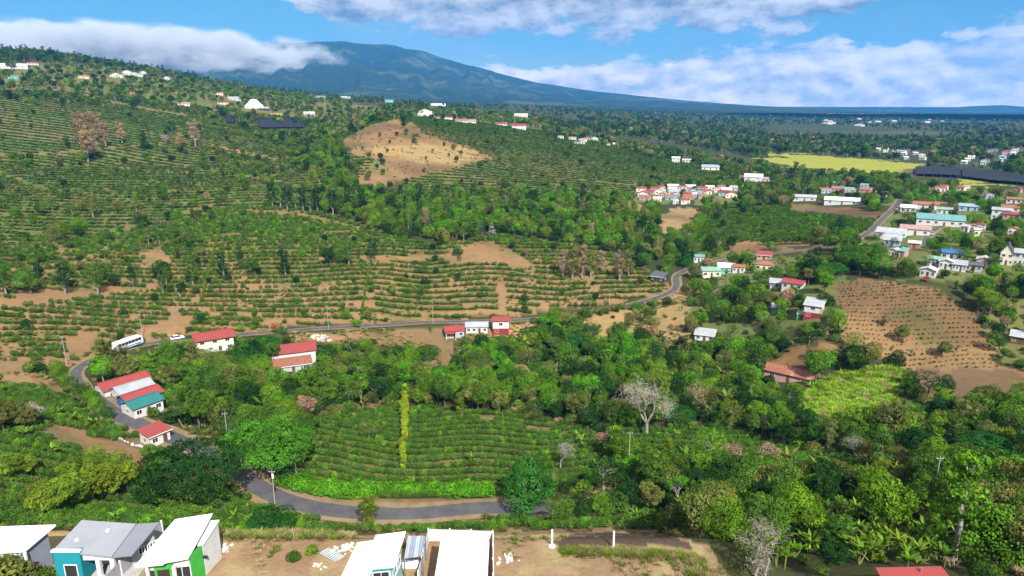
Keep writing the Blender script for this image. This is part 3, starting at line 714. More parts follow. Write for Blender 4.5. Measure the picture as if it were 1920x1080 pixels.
M_RW = roofm('white'); M_RG = mat('roof_grey_sheet', (.25,.265,.295), .6, .10, .4, .3, wave=(0, .45, .004))
def near_h1():
    z = PL + 3.6
    r = [at_z(-70, 1040, z), at_z(46, 1033, z), at_z(105, 983.5, z + .9), at_z(-30, 988, z + .9)]
    c = base_of(r); o = empty('house', c); tag(o, 'white roofed house with bare grey block side wall next to the teal house', 'house')
    L = ccw(rel_(r, c)); ro = MB().slab(L, .16).build('roof', M_RW, o)
    w = inset(L, .45); i = 0
    MB().walls([(p.x, p.y, p.z - .16) for p in w], -.3, None, True).build('wall', wallm('block'), o)
    a, b = w[0], w[1]; fm = wallm('lblue')
    wall_panel(o, (a.x, a.y - .13), (b.x - .02, b.y - .13), -.2, a.z - .2, b.z - .2, mat('wall_pale', (.50,.55,.62), .85, .12), 'front_wall', .11)
    for u in (.45, .75):
        q = on_wall((a.x, a.y - .14), (b.x, b.y - .14), u); window(o, q[0], q[1], 1.9, 1.2, 1.1, face_of(a, b))
    MB().box(L[1][0]-.1, L[1][0]+.1, L[1][1]-.1, L[1][1]+.1, -.2, L[1][2]-.2).build('downpipe', M_TRIM, o)
    # neighbour's blue roof edge
    r2 = [at_z(-60, 1000, z), at_z(-2, 996, z), at_z(12, 985.5, z + .5), at_z(-60, 986, z + .5)]
    OCC.append((c.x, c.y, 9))
near_h1()
def near_h2():
    z = PL + 3.4
    FL, FM, FR = at_z(98, 1033, z + .1), at_z(210, 1044, z - .25), at_z(247, 1041, z - .1)
    BL, BM, BR = at_z(153, 975, z + 1.3), at_z(256, 982, z + .85), at_z(299, 979, z + .9)
    c = base_of([FL, FR, BL, BR]); o = empty('house', c); tag(o, 'teal fronted house with wide grey roof and white porch columns', 'house')
    fl, fm_, fr, bl, bm_, br = rel_([FL, FM, FR, BL, BM, BR], c)
    ro = MB().slab([fl, fm_, bm_, bl], .14).build('roof', M_RG, o, None)
    ro2 = MB().slab([(fm_[0]+.03, fm_[1], fm_[2]-.02), fr, br, (bm_[0]+.03, bm_[1], bm_[2]-.02)], .14).build('roof', mat('roof_grey_wing', (.19,.20,.235), .6, .1, .4, .3, wave=(0, .45, .004)), o)
    va = Vector(fm_); vb = Vector(bm_); MB().tube(va + Vector((0,0,.02)), vb + Vector((0,0,.02)), .06, .06, 5).build('valley_gutter', M_METAL, ro)
    for u, v in ((.25, .35), (.62, .7)):
        q = Vector(fl).lerp(Vector(fm_), u).lerp(Vector(bl).lerp(Vector(bm_), u), v); MB().box(q.x-.15, q.x+.15, q.y-.15, q.y+.15, q.z-.02, q.z+.25).build('roof_vent', M_TRIM, ro)
    # body
    ring = ccw([(fl[0]+.5, fl[1]+2.6, 0), (fr[0]-.5, fr[1]+2.6, 0), (br[0]-.5, br[1]-.5, 0), (bl[0]+.5, bl[1]-.5, 0)])
    zz = min(fl[2], fm_[2], fr[2]) - .18
    MB().walls(ring, -.3, zz).build('wall', wallm('grey'), o)
    # side wall of block facing the fence, windows
    a, b = (ring[1], ring[2])
    for u in (.15, .38, .6, .82):
        q = on_wall(a, b, u); window(o, q[0], q[1], 2.0, 1.0, .7, face_of(a, b))
    # teal front box
    k = (fl[0]-.0, fl[1]-.25); kx = fl[0] + (fm_[0]-fl[0]) * .46
    tb = MB().box(k[0]+.15, kx, k[1], k[1]+3.2, -.3, fl[2]+.05).build('front_room', wallm('teal'), o)
    MB().box(k[0]+.05, kx+.1, k[1]-.1, k[1]+.3, fl[2]+.05, fl[2]+.22).build('parapet', M_TRIM, o)
    window(tb, k[0]+.15 + (kx-k[0])*.55, k[1], 1.25, (kx-k[0])*.42, 1.55, 0, False)
    # porch: columns, beam, dark glazed door, terrace
    px0 = kx + .2; px1 = fr[0] - .3; yy = fm_[1] + .45
    MB().box(px0, px1, yy-.1, yy+2.9, -.3, .12).build('terrace', M_CONC, o)
    MB().box(px0-.1, px0+(px1-px0)*.62, yy, yy+.35, zz-.55, zz-.02).build('porch_beam', M_FRAME, o)
    for u in (.22, .52): x = px0 + (px1-px0)*u; MB().box(x, x+.38, yy+.02, yy+.4, .12, zz-.55).build('porch_column', M_FRAME, o)
    yw = ring[0][1]
    window(o, px0 + (px1-px0)*.12, yw, 1.6, 1.3, 1.5, 0); window(o, px0 + (px1-px0)*.42, yw, 1.5, 1.4, 1.9, 0); door(o, px0 + (px1-px0)*.75, yw, .13, 1.0, 2.1, 0)
    # sloping beige drive wall and lawn are on the ground in front
    for (u0, u1) in ((0, 1),):
        e = [(fm_[0], fm_[1]-.02), (fr[0], fr[1]-.02)]
    OCC.append((c.x, c.y, 9)); return c, (fr, br)
c2, (fr2, br2) = near_h2()
def near_h3():
    z = PL + 4.0
    P_ = [at_z(252, 1062, z - .5), at_z(304, 1058, z - .4), at_z(310, 1054, z - .35), at_z(353, 1046, z - .3), at_z(391.5, 976, z + 1.0), at_z(398.5, 962.5, z + 1.3), at_z(328, 973.5, z + 1.3)]
    c = base_of(P_); o = empty('house', c); tag(o, 'white house with lime green entrance and large white roof beside the bare lot', 'house')
    L = ccw(rel_(P_, c)); ro = MB().slab(L, .15).build('roof', M_RW, o)
    W = [at_z(368.5, 1022.5, z - .35), at_z(380.3, 1021.7, z - .35), at_z(411.4, 974.5, z + .5), at_z(392.5, 976, z + .5)]
    Lw = ccw(rel_(W, c)); MB().slab(Lw, .13).build('roof', M_RW, o)
    # body under the main roof
    fl, f1, f2, fr, nb, br, bl = rel_(P_, c)
    ring = ccw([(fl[0]+.8, fl[1]+.9, 0), (fr[0]-.25, fr[1]+.55, 0), (br[0]-.5, br[1]-.5, 0), (bl[0]+.5, bl[1]-.5, 0)])
    zt = fr[2] - .3
    tops = [fl[2]-.17, fr[2]-.17, br[2]-.17, bl[2]-.17]
    wallring = [(p[0], p[1], t) for p, t in zip(ring, tops)] if ring[0][0] == fl[0]+.8 else [(p[0], p[1], zt) for p in ring]
    MB().walls(wallring, -.3).build('wall', wallm('white'), o)
    wr = inset(Lw, .12); MB().walls([(p.x, p.y, p.z-.14) for p in wr], -.3).build('wing_wall', wallm('white'), o)
    a, b = ring[0], ring[1]; fa = face_of(a, b); hh = -.2
    # lime green panels on the front and beside the wing
    g = wallm('green')
    q0 = on_wall(a, b, .16); q1 = on_wall(a, b, .52)
    off = Vector((math.sin(fa), -math.cos(fa), 0)) * .14
    def fp(u): q = on_wall(a, b, u); return (q[0] + off.x, q[1] + off.y)
    wall_panel(o, fp(.14), fp(.20), -.2, 2.9, 2.9, g, 'green_jamb'); wall_panel(o, fp(.50), fp(.60), -.2, 3.1, 3.1, g, 'green_jamb'); wall_panel(o, fp(.201), fp(.499), 2.35, 2.9, 2.9, g, 'green_lintel')
    q = fp(.35); door(o, q[0] - off.x*.6, q[1] - off.y*.6, 0, 2.4, 2.3, fa, mat('door_dark', (.05,.03,.025), .6, .3))
    q = fp(.80); window(o, q[0] - off.x*.8, q[1] - off.y*.8, 1.7, 1.5, 1.4, fa); 
    q = fp(.67); MB().box(-.14, .14, -.14, .14, -.2, 3.0).build('porch_post', M_FRAME, o, (q[0] + off.x * 4, q[1] + off.y * 4, 0))
    q = fp(.02); MB().box(-.12, .12, -.12, .12, -.2, 3.2).build('porch_post', M_FRAME, o, (q[0] + off.x * 3, q[1] + off.y * 3, 0))
    wall_panel(o, (ring[1][0]+.15, ring[1][1]), (wr[0].x+.02 if False else ring[1][0]+.62, ring[1][1]+1.7), -.2, fr[2]-.2, fr[2]-.1, g, 'green_side_wall')
    e0 = ccw([p[:] for p in wr]); 
    MB().box(-.6, .6, -.06, .05, -.15, .15).build('slit_window', M_GLASS, o, ((wr[0].x+wr[1].x)/2, min(wr[0].y, wr[1].y)-.02, 2.2))
    # blue ridge flashing at the front edge of the roof
    MB().tube(Vector(fl)+Vector((.3,.35,.04)), Vector(f1)+Vector((-.3,.35,.04)), .09, .09, 5).build('flashing', mat('flashing_blue', (.02,.20,.32), .5), ro)
    OCC.append((c.x, c.y, 9))
near_h3()
def near_h4():
    z = PL + 3.5
    P_ = [at_z(612, 1140, z - .4), at_z(660, 1128, z - .4), at_z(699, 1067, z), at_z(739, 1063.5, z), at_z(761, 996, z + 1.1), at_z(705, 1003, z + 1.1), at_z(700, 1013, z + .9), at_z(669.5, 1017, z + .85)]
    c = base_of(P_); o = empty('house', c); tag(o, 'turquoise house under a stepped white roof beside the metal lean-to', 'house')
    L = ccw(rel_(P_, c)); ro = MB().slab(L, .15).build('roof', M_RW, o)
    w = inset(L, .42); zt = min(p.z for p in w) - .16
    MB().walls([(p.x, p.y, p.z - .16) for p in w], -.3).build('wall', wallm('turq'), o)
    # front window by the porch
    l0, l1, l2, l3 = (Vector(p) for p in rel_(P_[:4], c))
    d = (l3 - l2).normalized(); fa = math.atan2(d.y, d.x); m = (w[2] + w[3]) / 2
    window(o, m.x, m.y, 2.2, 1.5, 1.1, fa)
    rw = w[4] - w[3]; 
    for u in (.3, .7): q = w[3] + rw * u; window(o, q.x, q.y, 2.0, 1.1, .9, math.atan2(rw.y, rw.x))
    dd = MB(); f0 = L[2]; f1 = L[3]; dd.tube((f0[0], f0[1]-.04, f0[2]-.1), (f1[0], f1[1]-.04, f1[2]-.1), .07, .07, 5); dd.build('gutter', mat('gutter_blue', (.03,.22,.26), .5), ro)
    OCC.append((c.x, c.y, 9))
near_h4()
def near_h5():
    z = PL + 3.7
    P_ = [at_z(806, 1135, z - .3), at_z(911, 1135, z - .3), at_z(917.5, 1016, z + .4), at_z(828, 1003.5, z + .9)]
    c = base_of(P_); o = empty('house', c); tag(o, 'house with plain rectangular white roof inside a white panel fence', 'house')
    L = ccw(rel_(P_, c)); ro = MB().slab(L, .15).build('roof', M_RW, o); w = inset(L, .5)
    MB().walls([(p.x, p.y, p.z - .16) for p in w], -.3).build('wall', mat('wall_violet_grey', (.22,.19,.30), .85, .1), o)
    MB().box(L[2][0]-.25, L[2][0]-.1, L[1][1]+.4, L[2][1]-.3, L[2][2]-.35, L[2][2]-.2).build('gutter', M_TRIM, ro)
    for u in (.3, .6):
        q = Vector(L[1]).lerp(Vector(L[2]), u); window(o, w[1].x, q.y, 1.9, 1.2, 1.0, R(90))
    q = Vector(L[0]).lerp(Vector(L[2]), .62); MB().box(q.x-.25, q.x+.25, q.y-.25, q.y+.25, q.z-.1, q.z+.12).build('roof_hatch', M_TRIM, ro)
    OCC.append((c.x, c.y, 9))
near_h5()
M_PANEL = mat('fence_panel', (.62,.62,.60), .9, .15, 1.2, bump=.01); M_PANEL2 = mat('fence_panel_grey', (.36,.37,.40), .9, .2, 1.2, bump=.01)
def panel_fence(pts, hgt, label, m, rows=4, step=2.1):
    c = Vector((pts[0].x, pts[0].y, PL)); o = empty('panel_fence', c); tag(o, label, 'fence')
    for a, b in zip(pts[:-1], pts[1:]):
        a = Vector((a.x, a.y, PL)); b = Vector((b.x, b.y, PL)); n = max(1, round((b - a).length / step)); ang = math.atan2(b.y-a.y, b.x-a.x); st = (b - a).length / n
        pm = MB().box(-.08, .08, -.08, .08, -.3, hgt + .12).mesh('post', M_FRAME); bd = MB().box(.085, st-.085, -.03, .03, 0, hgt / rows - .012).mesh('panel', m)
        for i in range(n + 1):
            q = a.lerp(b, i / n) - c; obj('post', pm, o, q, (0, 0, ang))
            if i < n:
                for r in range(rows): obj('panel', bd, o, q + Vector((0, 0, r * hgt / rows)), (0, 0, ang))
    return o
panel_fence([at_z(200, 1110, PL), at_z(306, 1004, PL)], 1.8, 'grey concrete panel fence between the teal house and the green entrance house', M_PANEL2)
panel_fence([at_z(785, 1095, PL), at_z(804, 1014, PL), at_z(924, 1018, PL), at_z(925, 1100, PL)], 1.5, 'white concrete panel fence round the plain white roofed house', M_PANEL)
def lean_to():
    z = PL + 2.5
    P_ = [at_z(758, 1047, z), at_z(792, 1042, z), at_z(797, 1005, z + .5), at_z(765, 1004, z + .5)]
    c = base_of(P_); o = empty('lean_to', c); tag(o, 'low lean-to of blue grey metal sheets beside the turquoise house', 'shed')
    L = ccw(rel_(P_, c)); n = 4
    for i in range(n):
        a, b = i / n, (i + 1) / n - .012
        q = [Vector(L[0]).lerp(Vector(L[1]), a), Vector(L[0]).lerp(Vector(L[1]), b), Vector(L[3]).lerp(Vector(L[2]), b), Vector(L[3]).lerp(Vector(L[2]), a)]
        dz = random.uniform(0, .05); MB().slab([(p.x, p.y + random.uniform(-.1, .05), p.z + dz) for p in q], .03).build('roof_sheet', mat('sheet_blue' if i % 2 else 'sheet_pale', (.26,.32,.42) if i % 2 else (.42,.46,.52), .4, .2, .8, .5, wave=(0, .25, .03)), o)
    for p in L: MB().box(p[0]-.06, p[0]+.06, p[1]-.06, p[1]+.06, -.1, p[2]-.05).build('post', M_METAL, o)
    for q, r_, nm, lb in (((768, 1062), .55, 'water_tub', 'white plastic tub standing before the metal lean-to'),):
        g = at_z(*q, PL); b = MB().box(-1.0, 1.0, -.35, .35, 0, .55); t = b.build('water_tub', mat('tub_white', (.75,.75,.74), .5), None, (g.x, g.y, PL)); tag(t, lb, 'tub')
        MB().box(-.92, .92, -.27, .27, .551, .56).build('rim', M_TRIM, t)
    OCC.append((c.x, c.y, 4))
lean_to()
def red_corner_house():
    z = float(H(*at_z(1710, 1078, PL - 14)[:2]))
    g = ground(1712, 1079); z = g.z + 3.2
    P_ = [at_z(1690, 1150, z - .6), at_z(1835, 1150, z - .6), at_z(1765, 1061.5, z + .7), at_z(1641, 1064, z + .7)]
    c = sum(P_, Vector()) / 4; c = Vector((c.x, c.y, g.z)); o = empty('house', c); tag(o, 'house with broad red sheet roof among banana plants', 'house')
    L = ccw([(p.x-c.x, p.y-c.y, p.z-c.z) for p in P_]); ro = MB().slab(L, .12).build('roof', roofm('red'), o); w = inset(L, .5)
    MB().walls([(p.x, p.y, p.z - .14) for p in w], -4).build('wall', wallm('cream'), o)
    q = Vector(L[3]).lerp(Vector(L[2]), .72).lerp(Vector(L[0]), .12); MB().tube(q - Vector((0,0,.3)), q + Vector((0,0,.5)), .12, .12, 8).build('vent_pipe', M_METAL, ro)
    window(o, (w[0].x+w[1].x)/2, w[0].y, 1.5, 1.2, 1.0, 0)
    OCC.append((c.x, c.y, 10)); CLEAR.append((1645, 1772, 1060, 1080, math.hypot(g.x, g.y) - 8))
red_corner_house()
# ------------------------------------------------------------------ houses along the roads and in the villages
HS = [
 # px, py, width px, label, options
 (405, 659, 60, 'red roofed house with pinkish walls on a white basement beside the parked black pickup', dict(wall='cream', roof='red', lower='white', storeys=2, h=2.3, depth=8, wins=3, yaw=6, eave=.7)),
 (553, 683, 74, 'long white building with bright red roof above a rusty lean-to', dict(wall='white', roof='red', h=4.2, depth=9, wins=1, yaw=3, eave=.5, kind='gable')),
 (853, 634, 34, 'small grey house with red roof and terrace at the edge of the bare plot', dict(wall='grey', roof='red', h=3.0, depth=6, wins=2, yaw=4, porch=True)),
 (894, 625, 40, 'long white house with grey and red sheet roof beside the tall red and white house', dict(wall='white', roof='zinc', h=2.7, depth=6, wins=3, yaw=0)),
 (939, 628, 30, 'tall narrow house with red lower wall and white upper wall by the road', dict(wall='white', roof='red', lower='maroon', storeys=2, h=2.9, depth=5.5, wins=1, yaw=0)),
 (243, 741, 70, 'red roofed white house above the grey and teal roofs by the bend', dict(wall='white', roof='red', h=3, depth=7, yaw=18)),
 (262, 752, 52, 'grey roofed house wedged between two red roofs by the bend', dict(wall='white', roof='greyroof', h=3, depth=7, yaw=20, kind='gable')),
 (276, 764, 56, 'red roofed house with blue wall by the bend', dict(wall='blue', roof='red', h=2.9, depth=6, yaw=24)),
 (281, 777, 48, 'house with dark teal roof at the roadside by the bend', dict(wall='white', roof='tealroof', h=2.8, depth=6, yaw=26, kind='gable')),
 (1522, 598, 28, 'two storey white house with red base in the garden beside the ploughed field', dict(wall='white', roof='zinc', lower='maroon', storeys=2, h=2.4, depth=6, yaw=-8, kind='shed', wins=1)),
 (1320, 640, 33, 'low white house with pale sheet roof below the dry bank', dict(wall='white', roof='zinc', h=2.4, depth=5, yaw=-5, kind='shed')),
 (1476, 717, 80, 'old house with rusty sheet roof beside the bright grass', dict(wall='pink', roof='rust', h=2.6, depth=7, yaw=-14, sheets=True)),
 (1231, 529, 24, 'dark open shed at the road bend under the trees', dict(wall='dark', roof='darkroof', h=2.6, depth=6, kind='shed', yaw=-20)),
 (1310, 492, 18, 'small house with turquoise roof below the coffee plantation', dict(wall='white', roof='turqroof', yaw=8)),
 (1334, 520, 32, 'house with broad pale green sheet roof among palms', dict(wall='cream', roof='greenroof', depth=8, yaw=12, pitch=.2)),
 (1362, 513, 28, 'turquoise walled house with pale roof next to the orange roof', dict(wall='turq', roof='white', yaw=5, kind='shed')),
 (1384, 512, 20, 'white house with orange tile roof beside the turquoise house', dict(wall='white', roof='orange', yaw=-5)),
 (1432, 508, 30, 'house with orange hipped roof standing alone among shrubs', dict(wall='cream', roof='orange', kind='hip', yaw=-6)),
 (1432, 487, 24, 'low red roofed shed at the foot of the earth bank', dict(wall='pink', roof='red', h=2.2, depth=5, kind='shed')),
 (1484, 544, 34, 'house with faded red roof and dark upper storey among big trees', dict(wall='white', roof='red', yaw=-14, h=2.8)),
 (1456, 541, 22, 'grey sheet roof annex joined to the faded red house', dict(wall='grey', roof='zinc', kind='shed', h=2.4)),
 (1456, 588, 16, 'small blue grey hut in the garden beside the two storey house', dict(wall='lblue', roof='zinc', kind='shed', h=2.4)),
 (1738, 520, 26, 'white house with dark gable at the top of the ploughed field', dict(wall='white', roof='white', kind='gable_front', h=2.8, yaw=-10)),
 (1749, 499, 20, 'low house with pale green roof behind the white gable house', dict(wall='white', roof='greenroof')),
 (1772, 505, 22, 'white house with white gable on the terrace row', dict(wall='white', roof='white', kind='gable_front', h=3)),
 (1797, 509, 22, 'lilac house with flat pale roof on the terrace row', dict(wall='white', roof='greyroof', kind='shed', h=2.8, wins=3)),
 (1824, 509, 26, 'long low house with dark roof on the terrace row', dict(wall='grey', roof='darkroof', h=2.5)),
 (1843, 503, 22, 'pink gabled house at the end of the terrace row', dict(wall='pink', roof='white', kind='gable_front', h=3.4)),
 (1783, 487, 34, 'house with vivid blue roof behind the terrace row', dict(wall='white', roof='blue', h=2.7)),
 (1885, 497, 20, 'steep dark roofed two storey house at the end of the gabled row', dict(wall='cream', roof='darkroof', kind='gable_front', pitch=1.3, storeys=2, h=2.4)),
 (1911, 499, 20, 'boxy white two storey house next to the steep roofed house', dict(wall='white', roof='zinc', kind='shed', storeys=2, h=2.6)),
 (1713, 467, 19, 'small cream roofed house beside the lane', dict(wall='orange', roof='cream', h=2.6)),
 (1668, 448, 50, 'row of white sheds with grey roofs along the road', dict(wall='white', roof='zinc', depth=10, yaw=-6, cat='building', name='shed')),
 (1672, 462, 28, 'pale metal workshop with open front beside the road', dict(wall='lblue', roof='zinc', depth=8, kind='shed')),
 (1715, 441, 50, 'long pale house with worn red and grey roof beside the lane', dict(wall='white', roof='pink', depth=8, yaw=4)),
 (1762, 424, 78, 'long hall with turquoise roof in the village beyond the road fork', dict(wall='white', roof='turqroof', depth=12, yaw=4, h=3.4, wins=5, cat='building', name='hall')),
 (1702, 398, 26, 'white roofed house at the road fork', dict(wall='white', roof='white', kind='shed')),
 (1730, 392, 34, 'house with orange red roof behind the road fork', dict(wall='white', roof='orange')),
 (1772, 394, 36, 'house with rusty orange roof and pale green wing in the village', dict(wall='cream', roof='orange', depth=8)),
 (1770, 402, 24, 'house with mint green roof in front of the rusty orange roof', dict(wall='white', roof='greenroof')),
 (1815, 396, 30, 'house with light blue roof in the village beyond the road fork', dict(wall='lblue', roof='lblue')),
 (1875, 411, 28, 'lilac two storey house by the orange roofs', dict(wall='white', roof='greyroof', storeys=2, h=2.5)),
 (1895, 412, 24, 'house with dark red tile roof at the village edge', dict(wall='pink', roof='red')),
 (1893, 398, 26, 'house with large orange tile roof at the village edge', dict(wall='cream', roof='orange')),
 (1900, 382, 22, 'house with salmon roof behind the large orange tile roof', dict(wall='white', roof='orange')),
 (1912, 646, 30, 'house with blue grey sheet roof beside the ploughed slope', dict(wall='brown', roof='sheet', kind='shed', h=2.5)),
 (1508, 377, 36, 'house with white roof and red end above the plantation', dict(wall='white', roof='zinc', depth=8)),
 (1578, 384, 54, 'long white roofed shed above the ploughed strip', dict(wall='white', roof='white', depth=8, kind='shed', cat='building', name='shed')),
 (1652, 369, 20, 'small house with pink roof at the end of the road', dict(wall='white', roof='pink')),
 (1412, 342, 30, 'white house with red side wing on the ridge above the village', dict(wall='white', roof='white', kind='shed', storeys=2, h=2.4)),
 (1398, 338, 20, 'house with faded red roof beside the white ridge house', dict(wall='white', roof='red')),
 (1430, 342, 22, 'low house with pale pink roof beside the white ridge house', dict(wall='white', roof='pink')),
 (1332, 319, 30, 'house with bluish roof on the brown clearing', dict(wall='cream', roof='lblue')),
 (1288, 305, 16, 'white house in trees below the ridge road', dict(wall='white', roof='zinc')),
 (1267, 305, 14, 'tall white house on the hillside above the village', dict(wall='white', roof='white', storeys=2, h=2.6)),
 (797, 217, 26, 'big pink and white two storey house on the ridge behind the brown hill', dict(wall='white', roof='pink', storeys=2, h=3.2, kind='gable_front')),
 (833, 224, 30, 'long low red roofed house beside the big pink house', dict(wall='cream', roof='maroon', depth=9)),
 (865, 230, 22, 'red roofed house at the top of the coffee rows', dict(wall='white', roof='orange')),
 (882, 231, 20, 'pink roofed house with dark annex at the top of the coffee rows', dict(wall='white', roof='pink')),
 (940, 236, 20, 'white house with red roof on the grassy spur', dict(wall='white', roof='red')),
 (973, 243, 26, 'white house with bright red roof below the grassy spur', dict(wall='white', roof='red', storeys=2, h=2.6)),
 (977, 219, 24, 'flat cream house on the high pasture', dict(wall='cream', roof='cream')),
 (822, 199, 26, 'long pale roofed house on the wooded ridge crest', dict(wall='white', roof='white', kind='shed')),
 (730, 192, 14, 'turquoise box shaped house on the wooded ridge', dict(wall='turq', roof='turqroof', storeys=2, h=3)),
 (690, 174, 26, 'long white roofed shed near the lattice mast', dict(wall='white', roof='white', kind='shed')),
 (673, 185, 20, 'house with red roof near the white shed on the ridge', dict(wall='white', roof='red')),
 (648, 184, 16, 'pale house on the ridge beside the red roof', dict(wall='white', roof='zinc')),
 (603, 166, 14, 'white box house behind the lattice mast', dict(wall='white', roof='white', kind='shed')),
 (477, 205, 30, 'white pyramid roofed villa with glass front above the net house', dict(wall='white', roof='white', kind='hip', pitch=.7, h=4)),
 (493, 207, 20, 'dark glazed wing beside the white pyramid villa', dict(wall='dark', roof='greyroof', kind='shed')),
 (518, 216, 18, 'yellow house with brown roof above the net house', dict(wall='yellow', roof='brown')),
 (580, 216, 18, 'white house at the corner of the net house', dict(wall='white', roof='white', kind='shed')),
 (601, 183, 16, 'house with green roof among the ridge trees', dict(wall='white', roof='tealroof')),
 (345, 199, 18, 'pale house at the end of the pale track on the hill', dict(wall='cream', roof='pink')),
 (418, 196, 16, 'house with dark red roof by the hedges', dict(wall='cream', roof='maroon')),
 (440, 188, 20, 'pale house in the garden above the white pyramid villa', dict(wall='white', roof='zinc')),
 (410, 178, 14, 'orange roofed house in the brown clearing on the hill', dict(wall='cream', roof='orange')),
 (22, 129, 40, 'large white building on the hillside below the cloud bank', dict(wall='white', roof='white', kind='shed', h=4)),
 (62, 122, 14, 'red roofed house beside the large white hillside building', dict(wall='white', roof='red')),
 (157, 147, 14, 'orange roofed cabin on the hillside below the cloud bank', dict(wall='cream', roof='orange')),
 (25, 148, 12, 'turquoise roofed cabin on the hillside below the cloud bank', dict(wall='turq', roof='turqroof')),
]
for px, py, wpx, label, kw in HS: house(px, py, wpx, label, **kw)
# rusty lean-to of the long white building
house(551, 697, 62, 'rusty roofed lean-to under the long white building', wall='grey', roof='rust', h=2.2, depth=5, kind='shed', yaw=3, sheets=False, name='lean_to', cat='shed', wins=2, side_wins=0)
def cluster(n, boxes, label, group, roofs, walls, wpx, seed):
    rd = random.Random(seed); done = []
    k = 0; tries = 0
    while k < n and tries < n * 60:
        tries += 1
        x0, x1, y0, y1 = boxes[rd.randrange(len(boxes))]
        px, py = rd.uniform(x0, x1), rd.uniform(y0, y1)
        if any(abs(px - a) < wpx[0] * .85 and abs(py - b) < wpx[0] * .30 for a, b in done): continue
        done.append((px, py)); ro = rd.choice(roofs)
        house(px, py, rd.uniform(*wpx) * .88, label[ro] if isinstance(label, dict) else label, wall=rd.choice(walls), roof=ro, yaw=rd.uniform(-25, 25), group=group, kind=rd.choice(['gable', 'gable', 'shed', 'gable_front']), wins=rd.choice([1, 2]), depth=None, side_wins=1, clear=True, eave=.3)
        k += 1
rl = {'red': 'small red roofed house packed into the village below the long green hill', 'orange': 'small orange roofed house packed into the village below the long green hill', 'pink': 'small faded pink roofed house packed into the village below the long green hill', 'zinc': 'small grey roofed house packed into the village below the long green hill', 'white': 'small white roofed house packed into the village below the long green hill', 'blue': 'small blue roofed house packed into the village below the long green hill', 'maroon': 'small dark red roofed house packed into the village below the long green hill'}
cluster(34, [(1200, 1300, 357, 383), (1240, 1380, 355, 374)], rl, 'village houses below the long green hill', ['red', 'red', 'red', 'orange', 'pink', 'zinc', 'orange', 'red', 'maroon', 'white'], ['white', 'white', 'cream', 'pink', 'lblue'], (14, 22), 3)
rl = {'red': 'red roofed house in the row along the ridge road', 'pink': 'pink roofed house in the row along the ridge road', 'white': 'white roofed house in the row along the ridge road', 'zinc': 'grey roofed house in the row along the ridge road'}
cluster(9, [(1048, 1080, 258, 263), (1080, 1116, 263, 271), (1130, 1166, 272, 277)], rl, 'houses along the ridge road', ['red', 'pink', 'white', 'zinc', 'red'], ['white', 'cream', 'turq'], (10, 15), 5)
rl = {'red': 'red roofed house in the suburb beyond the shade nets', 'white': 'white roofed house in the suburb beyond the shade nets', 'lblue': 'blue roofed house in the suburb beyond the shade nets', 'zinc': 'grey roofed house in the suburb beyond the shade nets', 'orange': 'orange roofed house in the suburb beyond the shade nets'}
cluster(26, [(1690, 1735, 284, 300), (1805, 1900, 296, 310), (1845, 1920, 278, 292), (1640, 1690, 282, 290)], rl, 'houses of the suburb beyond the shade nets', ['red', 'white', 'white', 'lblue', 'zinc', 'orange'], ['white', 'cream', 'lblue'], (9, 15), 7)
rl = {'white': 'tiny white roofed house on the plain below the mountain', 'zinc': 'tiny grey roofed house on the plain below the mountain', 'pink': 'tiny pink roofed house on the plain below the mountain'}
cluster(22, [(1600, 1790, 222, 232), (1545, 1570, 226, 234), (1400, 1425, 207, 212), (1590, 1625, 234, 238)], rl, 'houses on the plain below the mountain', ['white', 'zinc', 'pink', 'white'], ['white', 'cream'], (5, 10), 9)
rl = {'white': 'white roofed house in the hillside hamlet below the cloud bank', 'red': 'red roofed house in the hillside hamlet below the cloud bank', 'zinc': 'grey roofed house in the hillside hamlet below the cloud bank', 'lblue': 'blue roofed house in the hillside hamlet below the cloud bank'}
cluster(14, [(212, 270, 136, 146), (255, 320, 140, 150), (368, 405, 142, 149)], rl, 'houses of the hillside hamlet', ['white', 'red', 'zinc', 'lblue', 'white'], ['white', 'cream'], (9, 15), 11)
rl = {'red': 'red roofed house scattered among the gardens of the village beyond the road fork', 'zinc': 'grey roofed house scattered among the gardens of the village beyond the road fork', 'orange': 'orange roofed house scattered among the gardens of the village beyond the road fork', 'white': 'white roofed house scattered among the gardens of the village beyond the road fork', 'turqroof': 'turquoise roofed house scattered among the gardens of the village beyond the road fork'}
cluster(20, [(1690, 1920, 348, 374), (1540, 1650, 350, 366), (1800, 1920, 425, 445), (1640, 1700, 474, 488)], rl, 'scattered houses of the village beyond the road fork', ['red', 'zinc', 'orange', 'white', 'turqroof'], ['white', 'cream', 'pink', 'lblue'], (13, 20), 13)
house(302, 833, 34, 'white and blue bus shelter kiosk with red roof at the lane mouth', wall='white', roof='red', h=2.8, depth=4, yaw=28, kind='shed', name='kiosk', cat='kiosk', wins=1)
house(1500, 599, 11, 'small green water tank hut beside the two storey white house', wall='green', roof='greenroof', h=2.0, depth=2.5, kind='shed', name='tank_hut', cat='hut', wins=1, side_wins=0, eave=.15)

